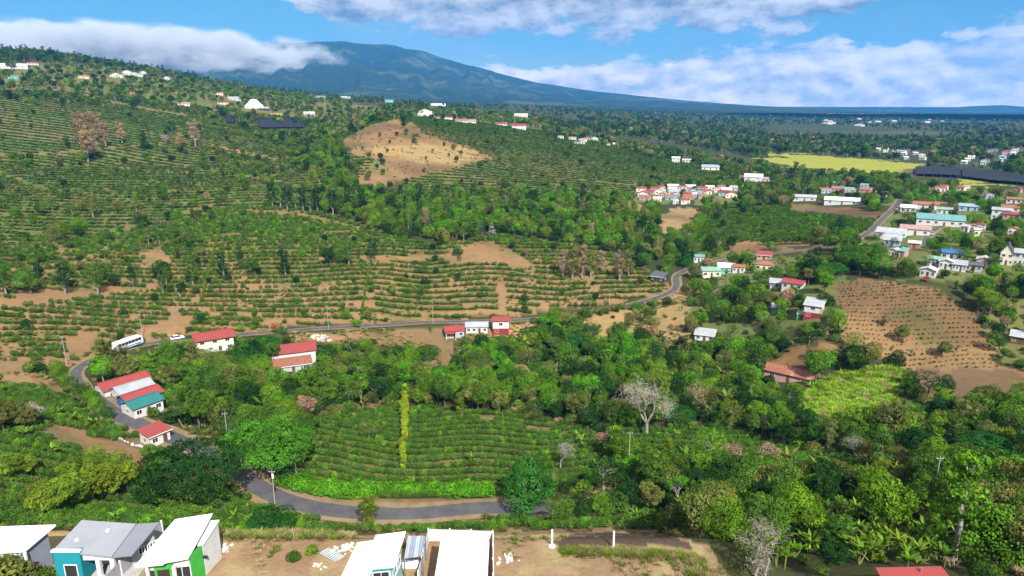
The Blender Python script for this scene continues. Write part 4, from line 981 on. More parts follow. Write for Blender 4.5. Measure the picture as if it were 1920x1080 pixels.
# ------------------------------------------------------------------ dark shade nets over nursery beds
M_NET = mat('shade_net', (.018, .022, .034), .8, .3, .05, .2, bump=.2); M_NETPOST = mat('net_post', (.25,.2,.15), .8)
def net_house(poly, label, hgt=2.6, n=10):
    P_ = [ground(*p) for p in poly]; c = sum(P_, Vector()) / len(P_); c.z = float(H(c.x, c.y)); o = empty('net_house', c); tag(o, label, 'net house')
    a, b, c_, d = P_; nu, nv_ = n, max(3, n // 2); Vv = []
    for i in range(nu + 1):
        for j in range(nv_ + 1):
            p = a.lerp(b, i / nu).lerp(d.lerp(c_, i / nu), j / nv_); z = float(H(p.x, p.y)) + hgt - (.5 if (i + j) % 2 else 0); Vv.append((p.x-c.x, p.y-c.y, z-c.z))
    I = np.arange((nu+1)*(nv_+1)).reshape(nu+1, nv_+1); q = np.stack([I[:-1,:-1], I[1:,:-1], I[1:,1:], I[:-1,1:]], -1).reshape(-1, 4)
    obj('net', mesh_np('net', np.array(Vv), q, [M_NET]), o)
    pm = MB().tube((0,0,-hgt-.6), (0,0,0), .12, .1, 5).mesh('post', M_NETPOST)
    for i in range(0, nu+1, 2):
        for j in (0, nv_): obj('post', pm, o, Vv[i*(nv_+1)+j])
    px, py = np.array(poly).T; CLEAR.append((px.min(), px.max(), py.min(), py.max(), math.hypot(c.x, c.y))); OCC.append((c.x, c.y, 8))
net_house([(488, 242), (570, 242), (578, 224), (482, 224)], 'dark shade net over nursery beds below the white pyramid villa')
net_house([(424, 232), (442, 232), (442, 220), (424, 220)], 'small dark shade net beside the larger net', n=6)
net_house([(1716, 330), (1800, 334), (1800, 318), (1716, 316)], 'dark shade net beside the yellow field', n=10)
net_house([(1803, 335), (1930, 349), (1930, 335), (1803, 318)], 'dark shade net reaching to the suburb trees', n=12)

# ------------------------------------------------------------------ vehicles
M_TYRE = mat('tyre', (.02,.02,.02), .9); M_RIM = mat('rim', (.5,.5,.52), .35, metal=.6); M_LAMP = mat('headlight', (.8,.8,.78), .2); M_TAIL = mat('tail_light', (.5,.02,.02), .3)
def wheel(o, x, y, r, w):
    t = MB().tube((0,-w/2,0), (0,w/2,0), r, r, 14).build('wheel', M_TYRE, o, (x, y, r), smooth=False); MB().tube((0,-w/2-.01,0), (0,w/2+.01,0), r*.58, r*.58, 10).build('rim', M_RIM, t)
def profile_body(pts, w, name, m, o, tumble=0.0):
    """side profile (x,z) extruded across y; upper points drawn inwards"""
    n = len(pts); zs = [p[1] for p in pts]; zm = max(zs); z0 = min(zs); b = MB()
    for s in (-1, 1): b.v += [(x, s * (w/2 - tumble * max(0, (z - z0) / (zm - z0) - .5) * 2), z) for x, z in pts]
    b.f.append(tuple(range(n))); b.f.append(tuple(range(2*n-1, n-1, -1)))
    for i in range(n): j = (i + 1) % n; b.f.append((i, n + i, n + j, j))
    me = b.mesh(name, m); bm = bmesh.new(); bm.from_mesh(me); bmesh.ops.recalc_face_normals(bm, faces=bm.faces); bmesh.ops.bevel(bm, geom=[e for e in bm.edges if e.calc_face_angle(0) > .3], offset=.06, segments=2, affect='EDGES', clamp_overlap=True); bm.to_mesh(me); bm.free()
    return obj(name, me, o)
def car(px, py, ang, col, label, L=4.3, kind='sedan'):
    p = ground(px, py); d, z = road_dist(p.x, p.y); o = empty('car', (p.x, p.y, max(p.z, z + .03) if d < 2 else p.z), R(ang)); tag(o, label, 'car')
    m = mat('paint_' + col, {'white': (.75,.75,.76), 'black': (.015,.017,.02), 'red': (.30,.03,.03), 'silver': (.45,.46,.48)}[col], .25, spec=.5); W = 1.75
    profile_body([(-L/2,.35),(L/2,.35),(L/2,.72),(L/2-.25,.86),(L*.2,.95),(-L*.42,.98),(-L/2,.85)], W, 'body', m, o)
    cab = [(L*.22,.93),(L*.06,1.45),(-L*.18 if kind == 'pickup' else -L*.30,1.48),(-L*.22 if kind == 'pickup' else -L*.44,.95)]
    profile_body(cab, W*.92, 'cabin', M_GLASS, o, .12); MB().box(cab[2][0]-.05, cab[1][0]+.05, -W*.40, W*.40, 1.46, 1.52).build('roof', m, o)
    for x in (-L*.31, L*.31):
        for y in (-W/2+.1, W/2-.1): wheel(o, x, y, .33, .22)
    for y in (-.6, .6): MB().box(L/2-.08, L/2+.02, y-.18, y+.18, .62, .76).build('headlight', M_LAMP, o); MB().box(-L/2-.02, -L/2+.06, y-.15, y+.15, .66, .8).build('tail_light', M_TAIL, o)
    OCC.append((p.x, p.y, 2.5)); qx, qy = project([p[:]]); CLEAR.append((qx[0]-10, qx[0]+10, qy[0]-7, qy[0], math.hypot(p.x, p.y))); return o
def road_heading(px, py):
    p = ground(px, py); co, i, d = kd_road.find((p.x, p.y, 0)); i = min(max(i, 1), len(allr)-2); t = allr[i+1]-allr[i-1]; return math.degrees(math.atan2(t[1], t[0]))
car(333, 637, road_heading(333, 637), 'white', 'white car parked on the road behind the bus')
car(361, 636, road_heading(361, 636), 'black', 'black pickup parked beside the pinkish house', 5.0, 'pickup')
car(1538, 471, road_heading(1538, 468), 'black', 'dark car driving below the earth bank')
car(1737, 526, 40, 'red', 'dark red car parked before the white gable house')
car(1682, 399, road_heading(1682, 396), 'black', 'black car at the fork by the village')
car(1748, 441, 60, 'silver', 'silver car parked in the lane')
def bus(px, py):
    p = ground(px, py); co, i, d = kd_road.find((p.x, p.y, 0)); h = road_heading(px, py); z = allr[i][2] + .08
    o = empty('bus', (co.x, co.y, z), R(h)); tag(o, 'white and pale blue bus on the road behind the bamboo', 'bus'); L, W = 9.6, 2.4
    profile_body([(-L/2,.45),(L/2,.45),(L/2,1.6),(L/2-.25,2.9),(L/2-.5,3.1),(-L/2+.2,3.1),(-L/2,2.9)], W, 'body', mat('bus_white', (.75,.78,.80), .3, spec=.5), o)
    for s in (-1, 1):
        MB().box(-L/2+.3, L/2-.6, s*W/2-.012, s*W/2+.012, .7, 1.15).build('stripe', mat('bus_blue', (.06,.28,.55), .3), o)
        for k in range(7): x = -L/2 + .5 + k * 1.22; MB().box(x, x+1.1, s*W/2-.02, s*W/2+.02, 1.65, 2.6).build('window', M_GLASS, o)
    MB().box(L/2-.12, L/2+.03, -W/2+.2, W/2-.2, 1.6, 2.7).build('windscreen', M_GLASS, o); MB().box(-1.6, 1.2, -.7, .7, 3.1, 3.35).build('roof_unit', M_FRAME, o)
    for x in (-L*.28, L*.30):
        for y in (-W/2+.15, W/2-.15): wheel(o, x, y, .5, .3)
    for y in (-.9, .9): MB().box(L/2-.05, L/2+.04, y-.15, y+.15, .75, .95).build('headlight', M_LAMP, o)
    OCC.append((co.x, co.y, 6)); CLEAR.append((222, 268, 636, 650, 250))
bus(230, 651)

# ------------------------------------------------------------------ poles, wires and the mast
M_POLE = mat('pole_concrete', (.33,.32,.29), .85, .15); M_WIRE = mat('wire', (.08,.08,.09), .6)
poles = []
def pole(px, py, hgt, label, arm=True, lamp=False):
    p = ground(px, py); o = empty('utility_pole', p); tag(o, label, 'pole')
    MB().tube((0,0,-.5), (0,0,hgt), .13, .08, 8).build('pole_shaft', M_POLE, o)
    if arm:
        MB().box(-.6, .6, -.04, .04, hgt-.5, hgt-.42).build('crossarm', M_POLE, o)
        for x in (-.5, 0, .5): MB().tube((x,0,hgt-.43), (x,0,hgt-.28), .05, .04, 6).build('insulator', M_FRAME, o)
    if lamp: MB().tube((.2,-.3,hgt-1.7), (.2,-.3,hgt-.8), .22, .22, 8).build('transformer', M_FRAME, o)
    qx, qy = project([(p.x, p.y, p.z + hgt)]); CLEAR.append((px-2, px+2, qy[0], py-4, math.hypot(p.x, p.y)))
    poles.append(p + Vector((0, 0, hgt - .3))); return p + Vector((0, 0, hgt - .3))
A = pole(517, 957, 9.0, 'roadside utility pole with white transformer at the lower bend', lamp=True)
B = pole(429, 840, 9, 'pale utility pole beside the umbrella crowned tree')
C_ = pole(1178, 884, 10, 'slim pale pole in the coffee by the brown bush')
D_ = pole(1745, 958, 10, 'leaning pale pole among the dense ravine trees')
E_ = pole(125, 683, 9, 'utility pole at the outer bend of the upper road')
E2 = pole(268, 634, 10, 'utility pole by the bus')
G_ = pole(616, 618, 10, 'utility pole beside the heap of rubble')
G2 = pole(812, 608, 10, 'utility pole by the small grey house')
G3 = pole(1142, 582, 9, 'utility pole on the verge of the straight above the dry bank')
pole(1232, 486, 12, 'tall thin pole by the road bend', arm=False); pole(1788, 282, 20, 'steel pylon pole on the plain below the mountain', arm=True)
def wire(a, b, label, sag=1.2):
    pts = [a.lerp(b, t / 14) - Vector((0, 0, sag * 4 * (t / 14) * (1 - t / 14))) for t in range(15)]; m = MB()
    for p, q in zip(pts[:-1], pts[1:]): m.tube(p - a, q - a, .022, .022, 4, False)
    o = m.build('power_line', M_WIRE, None, a); tag(o, label, 'cable', 'power lines')
for a, b, l in ((A, C_, 'cable slung from the lower bend pole over the coffee'), (B, A, 'cable between the lower bend pole and the pole by the umbrella tree'), (C_, D_, 'cable slung across the wooded ravine'), (E_, E2, 'cable along the upper road by the bus'), (E2, G_, 'cable above the red roofed house by the road'), (G_, G2, 'cable above the bare plot'), (G2, G3, 'cable past the tall red and white house')): wire(a, b, l)
def mast(px, py, hgt):
    p = ground(px, py); o = empty('lattice_mast', p); tag(o, 'red and white lattice radio mast on the wooded ridge', 'mast')
    rm_ = mat('mast_red', (.45,.06,.04), .6); wm_ = mat('mast_white', (.7,.7,.7), .6); n = 8
    for k in range(n):
        z0, z1 = hgt*k/n, hgt*(k+1)/n; w0, w1 = 2.0*(1-z0/hgt*.8), 2.0*(1-z1/hgt*.8); b = MB()
        cs = [(-1,-1),(1,-1),(1,1),(-1,1)]
        for i in range(4):
            (a0, b0), (a1, b1) = cs[i], cs[(i+1) % 4]
            b.tube((a0*w0,b0*w0,z0), (a0*w1,b0*w1,z1), .28, .28, 4); b.tube((a0*w0,b0*w0,z0), (a1*w1,b1*w1,z1), .14, .14, 4); b.tube((a1*w0,b1*w0,z0), (a0*w1,b0*w1,z1), .14, .14, 4)
        b.build('section', rm_ if k % 2 == 0 else wm_, o)
    CLEAR.append((px-4, px+4, 135, py-4, math.hypot(p.x, p.y)))
mast(571, 167, 38)
for px, py, lb in ((1035, 1024, 'short white concrete fence post at the edge of the bare lot beside the dirt'), (1150, 1028, 'short white concrete fence post before the burnt grass strip')):
    p = at_z(px, py, PL); o = empty('fence_post', (p.x, p.y, float(H(p.x, p.y)))); tag(o, lb, 'post')
    MB().box(-.09, .09, -.09, .09, -.3, 2.1).build('shaft', M_FRAME, o); MB().tube((0,0,-.2), (0,0,.09), .45, .38, 9).build('concrete_foot', M_FRAME, o)
# rubble and sheets on the bare plots
def heap(px, py, r, n, cols, label, zz=None):
    p = ground(px, py); rd = random.Random(px); b = {}
    o = empty('rubble_heap', p); tag(o, label, 'rubble')
    for i in range(n):
        a, q = rd.uniform(0, 6.28), r * rd.random() ** .6; x, y = q * math.cos(a), q * .6 * math.sin(a); s = rd.uniform(.12, .45) * r / 2.4; z = float(H(p.x+x, p.y+y)) - p.z
        m_ = MB().box(-s, s, -s*.6, s*.6, -.1, s*.7); c = rd.choice(cols); m_.build('piece', mat('rubble_' + c, COLS[c], .9, .2), o, (x, y, z), (rd.uniform(-.3,.3), rd.uniform(-.3,.3), a))
    return o
heap(602, 634, 3.6, 40, ['white', 'grey', 'red', 'cream', 'white'], 'heap of white and reddish rubble beside the upper road')
heap(245, 832, 3.0, 14, ['white'], 'row of white sacks at the mouth of the dirt track')
heap(650, 1032, 1.6, 26, ['white', 'cream'], 'scatter of white broken blocks on the bare lot')
heap(600, 1062, 1.0, 10, ['white'], 'small pile of white tile scraps on the bare lot')
heap(412, 1030, 1.6, 22, ['white', 'grey', 'cream'], 'pale builders rubble beside the green entrance house')
heap(950, 1048, 1.6, 18, ['cream', 'white'], 'pale stones beside the panel fence')
p = at_z(620, 1042, PL); o = empty('metal_sheet_stack', (p.x, p.y, float(H(p.x, p.y))), R(-35)); tag(o, 'pair of grey roofing sheets lying on the bare lot', 'sheet')
for k in range(2): MB().box(-1.3+k*.1, 1.3+k*.1, -.5+k*.25, .45+k*.25, .05+k*.04, .08+k*.04).build('sheet', roofm('zinc'), o)
# ------------------------------------------------------------------ plants: materials
def leaf_material(name, trans=.15, rough=.55):
    m = bpy.data.materials.new(name); m.use_nodes = True; t = NT(m.node_tree); t.n.clear()
    at = t.new('ShaderNodeAttribute', attribute_name='tint', attribute_type='INSTANCER')
    lv = t.new('ShaderNodeAttribute', attribute_name='leafvar')
    c = t.mix(1.0, at.outputs['Color'], lv.outputs['Color'], 'MULTIPLY')
    d = t.new('ShaderNodeBsdfDiffuse'); tr = t.new('ShaderNodeBsdfTranslucent'); mx = t.new('ShaderNodeMixShader'); o = t.new('ShaderNodeOutputMaterial')
    mx.inputs[0].default_value = trans; t.put(d.inputs[0], c); t.put(tr.inputs[0], t.mix(1.0, c, (1.15, 1.2, .5), 'MULTIPLY'))
    t.l.new(d.outputs[0], mx.inputs[1]); t.l.new(tr.outputs[0], mx.inputs[2]); t.l.new(mx.outputs[0], o.inputs[0])
    return m
M_LEAF = leaf_material('foliage')
M_BARK = mat('bark', (.17, .13, .10), .9, .35, 1.5, .1, bump=.03); M_PALE = mat('bark_pale', (.30, .27, .235), .9, .3, 1.5, .1, bump=.02); M_STEM = mat('banana_stem', (.16, .18, .05), .8, .3, 2, .1)
pr = np.random.default_rng(11)
def unit(v): return v / (np.linalg.norm(v, axis=-1, keepdims=True) + 1e-9)
def quads_at(P, N, size, asp=.7, droop=None):
    """a four-cornered leaf spray at each point P facing N"""
    n = len(P); r = unit(pr.normal(size=(n, 3))); a = unit(np.cross(N, r)); b = np.cross(N, a); s = np.broadcast_to(np.asarray(size, float), (n,))[:, None] * pr.uniform(.65, 1.3, (n, 1))
    V = np.stack([P - a * s * .5, P - b * s * asp * .5, P + a * s * .5 - N * s * .12, P + b * s * asp * .5], 1)
    return V.reshape(-1, 3)
class Crown:
    def __init__(s): s.V = []; s.var = []
    def lobes(s, C, Rr, n, size, flat=.8, jit=.55, up=.25, cull=.72, var=.11, hollow=.72, holes=.0):
        C = np.asarray(C, float); Rr = np.asarray(Rr, float); k = len(C); wgt = Rr ** 2 / (Rr ** 2).sum()
        li = pr.choice(k, n, p=wgt); u = unit(pr.normal(size=(n, 3))); rad = pr.uniform(hollow, 1.05, n) ** .7
        P = C[li] + u * (Rr[li] * rad)[:, None] * np.array([1, 1, flat])
        # leave out what is buried in other lobes
        dd = np.linalg.norm((P[:, None] - C[None]) / np.array([1, 1, flat]), axis=2) / Rr[None]
        dd[np.arange(n), li] = 9
        keep = dd.min(1) > cull
        if holes: keep &= (vnoise(P[:, 0] * 1.1 + P[:, 2], P[:, 1] * 1.1 + P[:, 2] * .7, 8) > holes)
        P = P[keep]; u = u[keep]; li = li[keep]
        N = unit(u + pr.normal(size=u.shape) * jit + np.array([0, 0, up]))
        s.V.append(quads_at(P, N, size)); lb = np.exp(pr.normal(size=k) * var * 2.2)
        v = lb[li] * (1 + pr.normal(size=len(P)) * var * .8); s.var.append(np.repeat(v, 4))
        return s
    def mesh(s, name, m=None):
        V = np.concatenate(s.V); n = len(V) // 4; me = mesh_np(name, V, np.arange(n * 4).reshape(n, 4), [m or M_LEAF])
        v = np.clip(np.concatenate(s.var), .45, 1.7); h = pr.normal(size=n).repeat(4) * .05
        c = np.stack([v * (1 + h), v, v * (1 - h), np.ones_like(v)], 1)
        a = me.color_attributes.new('leafvar', 'FLOAT_COLOR', 'POINT'); a.data.foreach_set('color', c.astype(np.float32).ravel())
        return me
def limb_mesh(segs, m, name='trunk', sides=6):
    b = MB()
    for p, q, r0, r1 in segs: b.tube(p, q, r0, r1, sides if r0 > .08 else 4, False)
    return b.mesh(name, m, True)
def bent(p, q, n=4, k=.12):
    p = np.array(p, float); q = np.array(q, float); L = np.linalg.norm(q - p); o = [p]
    for i in range(1, n): o.append(p + (q - p) * i / n + pr.normal(size=3) * L * k * .35)
    o.append(q); return o
def limbs(base, ends, r, split=.45, k=.14):
    segs = []; top = np.array(base, float)
    for e in ends:
        P = bent(top, e, 4, k); rr = np.linspace(r * .55, r * .12, len(P))
        for a, b, r0, r1 in zip(P[:-1], P[1:], rr[:-1], rr[1:]): segs.append((a, b, r0, r1))
    return segs
def tree_proto(h, r, nl, leaves, size, shape='round', bark=None, seed=0, trunk_h=None, holes=0.0, lobe=(.36, .52)):
    global pr; pr = np.random.default_rng(100 + seed)
    th = trunk_h if trunk_h is not None else h * .3
    C = []; Rr = []; skew = pr.normal(size=2) * (.10 if shape in ('round', 'dome') else .02)
    for i in range(nl):
        a = i * 2.39996 + pr.uniform(-.5, .5)
        if shape == 'round':
            t = (i + .5) / nl; q = math.sqrt(max(0, 1 - (2 * t - 1) ** 2 * .85)); z = th + (h - th) * (.16 + .68 * t); rr = r * .62 * q * pr.uniform(.6, 1.1)
        elif shape == 'umbrella':
            q = math.sqrt((i + .5) / nl); rr = r * .86 * q; z = th + (h - th) * (.78 - .38 * q * q) + pr.uniform(-.06, .06) * h
        elif shape == 'dome':
            t = (i + .5) / nl; rr = r * .70 * math.cos(t * 1.35) * pr.uniform(.8, 1.05); z = th + (h - th) * (.12 + .72 * t)
        elif shape == 'tall':
            t = (i + .5) / nl; rr = r * pr.uniform(.15, .75); z = th + (h - th) * t * .92
        elif shape == 'cone':
            t = (i + .5) / nl; rr = r * (1 - t) * .62; z = th + (h - th) * t * .95
        elif shape == 'column':
            t = (i + .5) / nl; rr = r * pr.uniform(.1, .4); z = th + (h - th) * t * .93
        lr = r * pr.uniform(*lobe) * pr.choice([.6, .85, 1.0, 1.15])
        if shape == 'cone': lr = r * (.30 + .42 * (1 - t))
        if shape == 'tall': lr = r * pr.uniform(.28, .5)
        if shape == 'column': lr = r * pr.uniform(.55, .8)
        if shape == 'umbrella': lr = r * pr.uniform(.24, .34)
        C.append((rr * math.cos(a) + skew[0] * z, rr * math.sin(a) + skew[1] * z, z + pr.normal() * h * .03)); Rr.append(lr)
    cr = Crown().lobes(C, Rr, leaves, size, flat={'umbrella': .5, 'tall': .75, 'cone': .55}.get(shape, .8), holes=holes)
    tr = max(.1, h * .026); top = (pr.normal() * .2, pr.normal() * .2, th + (h - th) * (.85 if shape in ('tall', 'cone', 'column') else .18))
    P = bent((0, 0, -.8), top, 5, .05); rr = np.linspace(tr * 1.15, tr * (.25 if shape in ('tall', 'cone') else .7), len(P))
    segs = [(a, b, r0, r1) for a, b, r0, r1 in zip(P[:-1], P[1:], rr[:-1], rr[1:])]
    pick = pr.permutation(nl)[:max(4, min(nl, 9))]
    for i in pick:
        s0 = np.array(top)
        if shape in ('tall', 'cone', 'column'):
            zz = min(max(th * .8, C[i][2] - r * .5), top[2] * .97); Pz = [q[2] for q in P]; s0 = np.array([np.interp(zz, Pz, [q[0] for q in P]), np.interp(zz, Pz, [q[1] for q in P]), zz])
        segs += limbs(s0, [np.array(C[i])], tr)
    return limb_mesh(segs, bark or M_BARK), cr.mesh('crown')
def bare_proto(h, seed, levels=5, spread=.6, leaves=0, m=None):
    global pr; pr = np.random.default_rng(300 + seed); segs = []; tips = []
    def grow(p, d, L, r, lv):
        q = p + d * L; mid = p + d * L * .5 + pr.normal(size=3) * L * .06
        segs.append((p, mid, r, r * .85)); segs.append((mid, q, r * .85, r * .68))
        if lv == 0: tips.append(q); return
        n = 3 if lv > 2 else (3 if pr.random() < .6 else 2)
        for i in range(n):
            nd = unit(d + unit(pr.normal(size=3)) * spread * (1.0 if lv < levels else .9) + np.array([0, 0, .12])); grow(q, nd, L * pr.uniform(.62, .82), r * .62, lv - 1)
    grow(np.array((0, 0, -.5)), unit(np.array((pr.normal() * .05, pr.normal() * .05, 1))), h * .25, h * .028, levels)
    t = limb_mesh(segs, m or M_PALE, 'trunk', 5); T = np.array(tips); cr = Crown()
    # fine twigs as slender slips
    n = max(leaves, 1500); i = pr.integers(0, len(T), n); P = T[i] + pr.normal(size=(n, 3)) * h * (.045 if not leaves else .035); N = unit(pr.normal(size=(n, 3)))
    cr.V.append(quads_at(P, N, (.7) if not leaves else .34, .045 if not leaves else .5)); cr.var.append(np.repeat(1 + pr.normal(size=n) * .2, 4))
    return t, cr.mesh('crown')
def blades(C, n, L, w, spread, rise=1.0, segs=3, seed=0, vr=.15):
    """arching strap leaves out of the points C"""
    r = np.random.default_rng(seed); V = []; var = []
    for c in C:
        for i in range(n):
            a = r.uniform(0, 6.28); d = np.array((math.cos(a), math.sin(a), 0)); s = np.array((-d[1], d[0], 0)); l = L * r.uniform(.7, 1.15); sp = spread * r.uniform(.5, 1.2); v = 1 + r.normal() * vr
            pts = [np.array(c) + d * l * sp * t ** 1.3 + np.array((0, 0, l * rise * (t - .55 * sp * t * t))) for t in np.linspace(0, 1, segs + 1)]
            ws = [w * (.35 + 1.3 * t) if t < .5 else w * (2.0 * (1 - t) + .08) for t in np.linspace(0, 1, segs + 1)]
            for k in range(segs):
                V += [pts[k] - s * ws[k] / 2, pts[k] + s * ws[k] / 2, pts[k + 1] + s * ws[k + 1] / 2, pts[k + 1] - s * ws[k + 1] / 2]; var += [v] * 4
    return np.array(V), np.array(var)
def blade_mesh(parts, name='crown'):
    c = Crown()
    for V, v in parts: c.V.append(V); c.var.append(v)
    return c.mesh(name)
def banana_proto(seed):
    r = np.random.default_rng(seed); segs = []; parts = []
    for k in range(3):
        x, y = (0, 0) if k == 0 else r.normal(size=2) * .9; h = (2.6 if k == 0 else 1.7) * r.uniform(.9, 1.15)
        segs.append(((0, 0, -.4), (x, y, h), .16, .10)); parts.append(blades([(x, y, h * .95)], 8, 2.7 if k == 0 else 2.0, .62, .75, 1.0, 5, seed * 7 + k))
    return limb_mesh(segs, M_STEM), blade_mesh(parts)
def palm_proto(seed):
    segs = [((0, 0, -.4), (.15, .1, 4), .2, .16), ((.15, .1, 4), (.3, .1, 8), .16, .13)]
    return limb_mesh(segs, M_BARK), blade_mesh([blades([(.3, .1, 8)], 26, 3.4, .55, .9, .75, 5, seed)])
def bamboo_proto(seed):
    r = np.random.default_rng(seed); segs = []; C = []; 
    for i in range(16):
        x, y = r.normal(size=2) * .7; a = r.uniform(0, 6.28); l = r.uniform(.5, 2.2); h = r.uniform(6, 10); P = [(x, y, -.3), (x + math.cos(a) * l * .3, y + math.sin(a) * l * .3, h * .6), (x + math.cos(a) * l, y + math.sin(a) * l, h)]
        segs += [(P[0], P[1], .06, .05), (P[1], P[2], .05, .02)]
        for t in np.linspace(.3, 1, 7): q = np.array(P[1]) * (1 - t) + np.array(P[2]) * t if t > .4 else np.array(P[0]) * (1 - t * 2) + np.array(P[1]) * t * 2; C.append(q)
    return limb_mesh(segs, mat('bamboo_cane', (.28, .26, .07), .6, .3)), blade_mesh([blades(C, 12, 1.3, .16, 1.0, .5, 2, seed)])
def bush_proto(h, r, leaves, size, seed, nl=6):
    global pr; pr = np.random.default_rng(500 + seed); C = []; Rr = []
    for i in range(nl): a = i * 2.4; q = r * .5 * math.sqrt((i + .3) / nl); C.append((q * math.cos(a), q * math.sin(a), h * pr.uniform(.35, .66))); Rr.append(r * pr.uniform(.42, .6))
    cr = Crown().lobes(C, Rr, leaves, size, flat=h / r / 1.7, jit=.7, cull=.6)
    return limb_mesh([((0, 0, -.4), (0, 0, h * .5), .05, .03), ((0, 0, h * .2), (C[1][0], C[1][1], h * .5), .03, .02), ((0, 0, h * .2), (C[2][0], C[2][1], h * .5), .03, .02)], M_BARK), cr.mesh('crown')
PROTO = {}
def reg(kind, lst): PROTO[kind] = lst
reg('round', [tree_proto(9, 4.4, 26, 8200, .37, 'round', seed=s, holes=.20, lobe=(.26, .46)) for s in range(4)] + [tree_proto(9.5, 4.6, 48, 9000, .33, 'round', seed=110 + s, holes=.30, lobe=(.15, .30)) for s in range(4)])
reg('dome', [tree_proto(8, 4.6, 26, 8000, .38, 'dome', seed=20 + s, trunk_h=1.0) for s in range(2)])
reg('umbrella', [tree_proto(11, 10, 60, 22000, .42, 'umbrella', seed=30 + s, trunk_h=3.0, holes=.10) for s in range(2)])
reg('tall', [tree_proto(15, 3.2, 20, 2600, .48, 'tall', M_PALE, seed=40 + s, trunk_h=4.5, holes=.25) for s in range(3)])
reg('cone', [tree_proto(13, 3.0, 16, 3600, .42, 'cone', seed=50 + s, trunk_h=1.5) for s in range(2)])
reg('column', [tree_proto(7, 1.5, 9, 2200, .36, 'column', seed=60 + s, trunk_h=.5) for s in range(2)])
reg('sparse', [tree_proto(9, 4.2, 18, 3400, .34, 'round', M_PALE, seed=70 + s, trunk_h=3.4, holes=.38) for s in range(3)])
reg('bare', [bare_proto(11, s, 5, .66) for s in range(3)])
reg('wispy', [bare_proto(9, 10 + s, 4, .65, 1500) for s in range(2)])
reg('banana', [banana_proto(s) for s in (1, 2, 3)])
reg('palm', [palm_proto(4)])
reg('bamboo', [bamboo_proto(5)])
reg('bush', [bush_proto(2.4, 1.7, 900, .30, s) for s in range(3)])
reg('coffee', [bush_proto(1.9, 1.05, 560, .24, 20 + s, 5) for s in range(3)])
reg('tuft', [(None, blade_mesh([blades([(x, y, -.1) for x, y in np.random.default_rng(s).normal(size=(9, 2)) * .35], 9, .95, .07, .7, 1.1, 2, s)])) for s in range(3)])
# far copies with fewer, larger sprays
reg('far_round', [tree_proto(9, 4.6, 9, 420, 1.25, 'round', seed=80 + s) for s in range(4)])
reg('far_tall', [tree_proto(14, 3.0, 8, 260, 1.1, 'tall', M_PALE, seed=90 + s, trunk_h=4) for s in range(2)])
reg('far_coffee', [bush_proto(1.9, 1.2, 70, .62, 40 + s, 4) for s in range(2)])
HGT = {'round': 9, 'dome': 8, 'umbrella': 11, 'tall': 15, 'cone': 13, 'column': 7, 'sparse': 9, 'bare': 11, 'wispy': 9, 'banana': 4, 'palm': 10, 'bamboo': 9, 'bush': 2.4, 'coffee': 1.9, 'tuft': 1, 'far_round': 9, 'far_tall': 14, 'far_coffee': 1.9}
RAD = {'round': 4.4, 'dome': 4.6, 'umbrella': 10, 'tall': 3.2, 'cone': 3, 'column': 1.5, 'sparse': 4.2, 'bare': 4.5, 'wispy': 4, 'banana': 2, 'palm': 3.2, 'bamboo': 2.5, 'bush': 1.7, 'coffee': 1.05, 'tuft': .6, 'far_round': 4.6, 'far_tall': 3, 'far_coffee': 1.2}
G = {'mid': (.060, .128, .015), 'bright': (.092, .195, .012), 'dark': (.019, .055, .011), 'olive': (.125, .145, .034), 'lime': (.125, .195, .017), 'dry': (.27, .19, .11), 'grey': (.36, .31, .26), 'rustd': (.34, .17, .06), 'coffee': (.050, .112, .015), 'banana': (.12, .215, .022), 'straw': (.31, .24, .115), 'deep': (.022, .098, .014), 'blue': (.026, .058, .026), 'fresh': (.080, .235, .012), 'grassy': (.225, .37, .03), 'rain': (.048, .165, .012), 'vine': (.22, .30, .02)}
LOOK = {'mid': 'mid green', 'bright': 'bright green', 'dark': 'dark green', 'olive': 'olive green', 'lime': 'yellow green', 'dry': 'dry tan', 'grey': 'grey', 'rustd': 'rusty orange', 'deep': 'deep green', 'blue': 'bluish green', 'fresh': 'fresh green', 'banana': 'banana green', 'coffee': 'glossy dark green', 'straw': 'straw', 'grassy': 'lime', 'rain': 'vivid green', 'vine': 'lime'}

# ------------------------------------------------------------------ picture boxes kept in view, built-over ground
DCL = np.zeros((ZH, ZW), np.float32)
for x0, x1, y0, y1, d in CLEAR:
    i0, i1 = max(0, int(y0 / 2)), min(ZH, int(y1 / 2) + 1); j0, j1 = max(0, int(x0 / 2)), min(ZW, int(x1 / 2) + 1)
    if i1 > i0 and j1 > j0: DCL[i0:i1, j0:j1] = np.maximum(DCL[i0:i1, j0:j1], d)
def clear_line(pts, half=3):
    for px, py in pts:
        g = ground(px, py); d = math.hypot(g.x, g.y); i, j = int(py / 2), int(px / 2); h = int(half / 2) + 1
        if 0 <= i < ZH and 0 <= j < ZW: DCL[max(0, i - h):i + h + 1, max(0, j - h):j + h + 1] = np.maximum(DCL[max(0, i - h):i + h + 1, max(0, j - h):j + h + 1], d)
def dense(pts, n=12):
    o = []
    for (a, b), (c, d) in zip(pts[:-1], pts[1:]): o += [(a + (c - a) * t / n, b + (d - b) * t / n) for t in range(n)]
    return o
clear_line(dense([(445, 880), (470, 905), (510, 930), (560, 946), (620, 957), (700, 962), (800, 962), (915, 958)]), 6)
clear_line(dense([(235, 786), (290, 806), (345, 829)]), 5); clear_line(dense([(138, 690), (152, 682)]), 4); clear_line(dense([(215, 655), (300, 641), (370, 633), (500, 624), (640, 614), (800, 605), (960, 601)]), 2)
clear_line(dense([(1245, 555), (1268, 542), (1270, 530)]), 3); clear_line(dense([(1620, 441), (1642, 424), (1662, 404), (1680, 388)]), 4); clear_line(dense([(1440, 477), (1540, 467)]), 2)
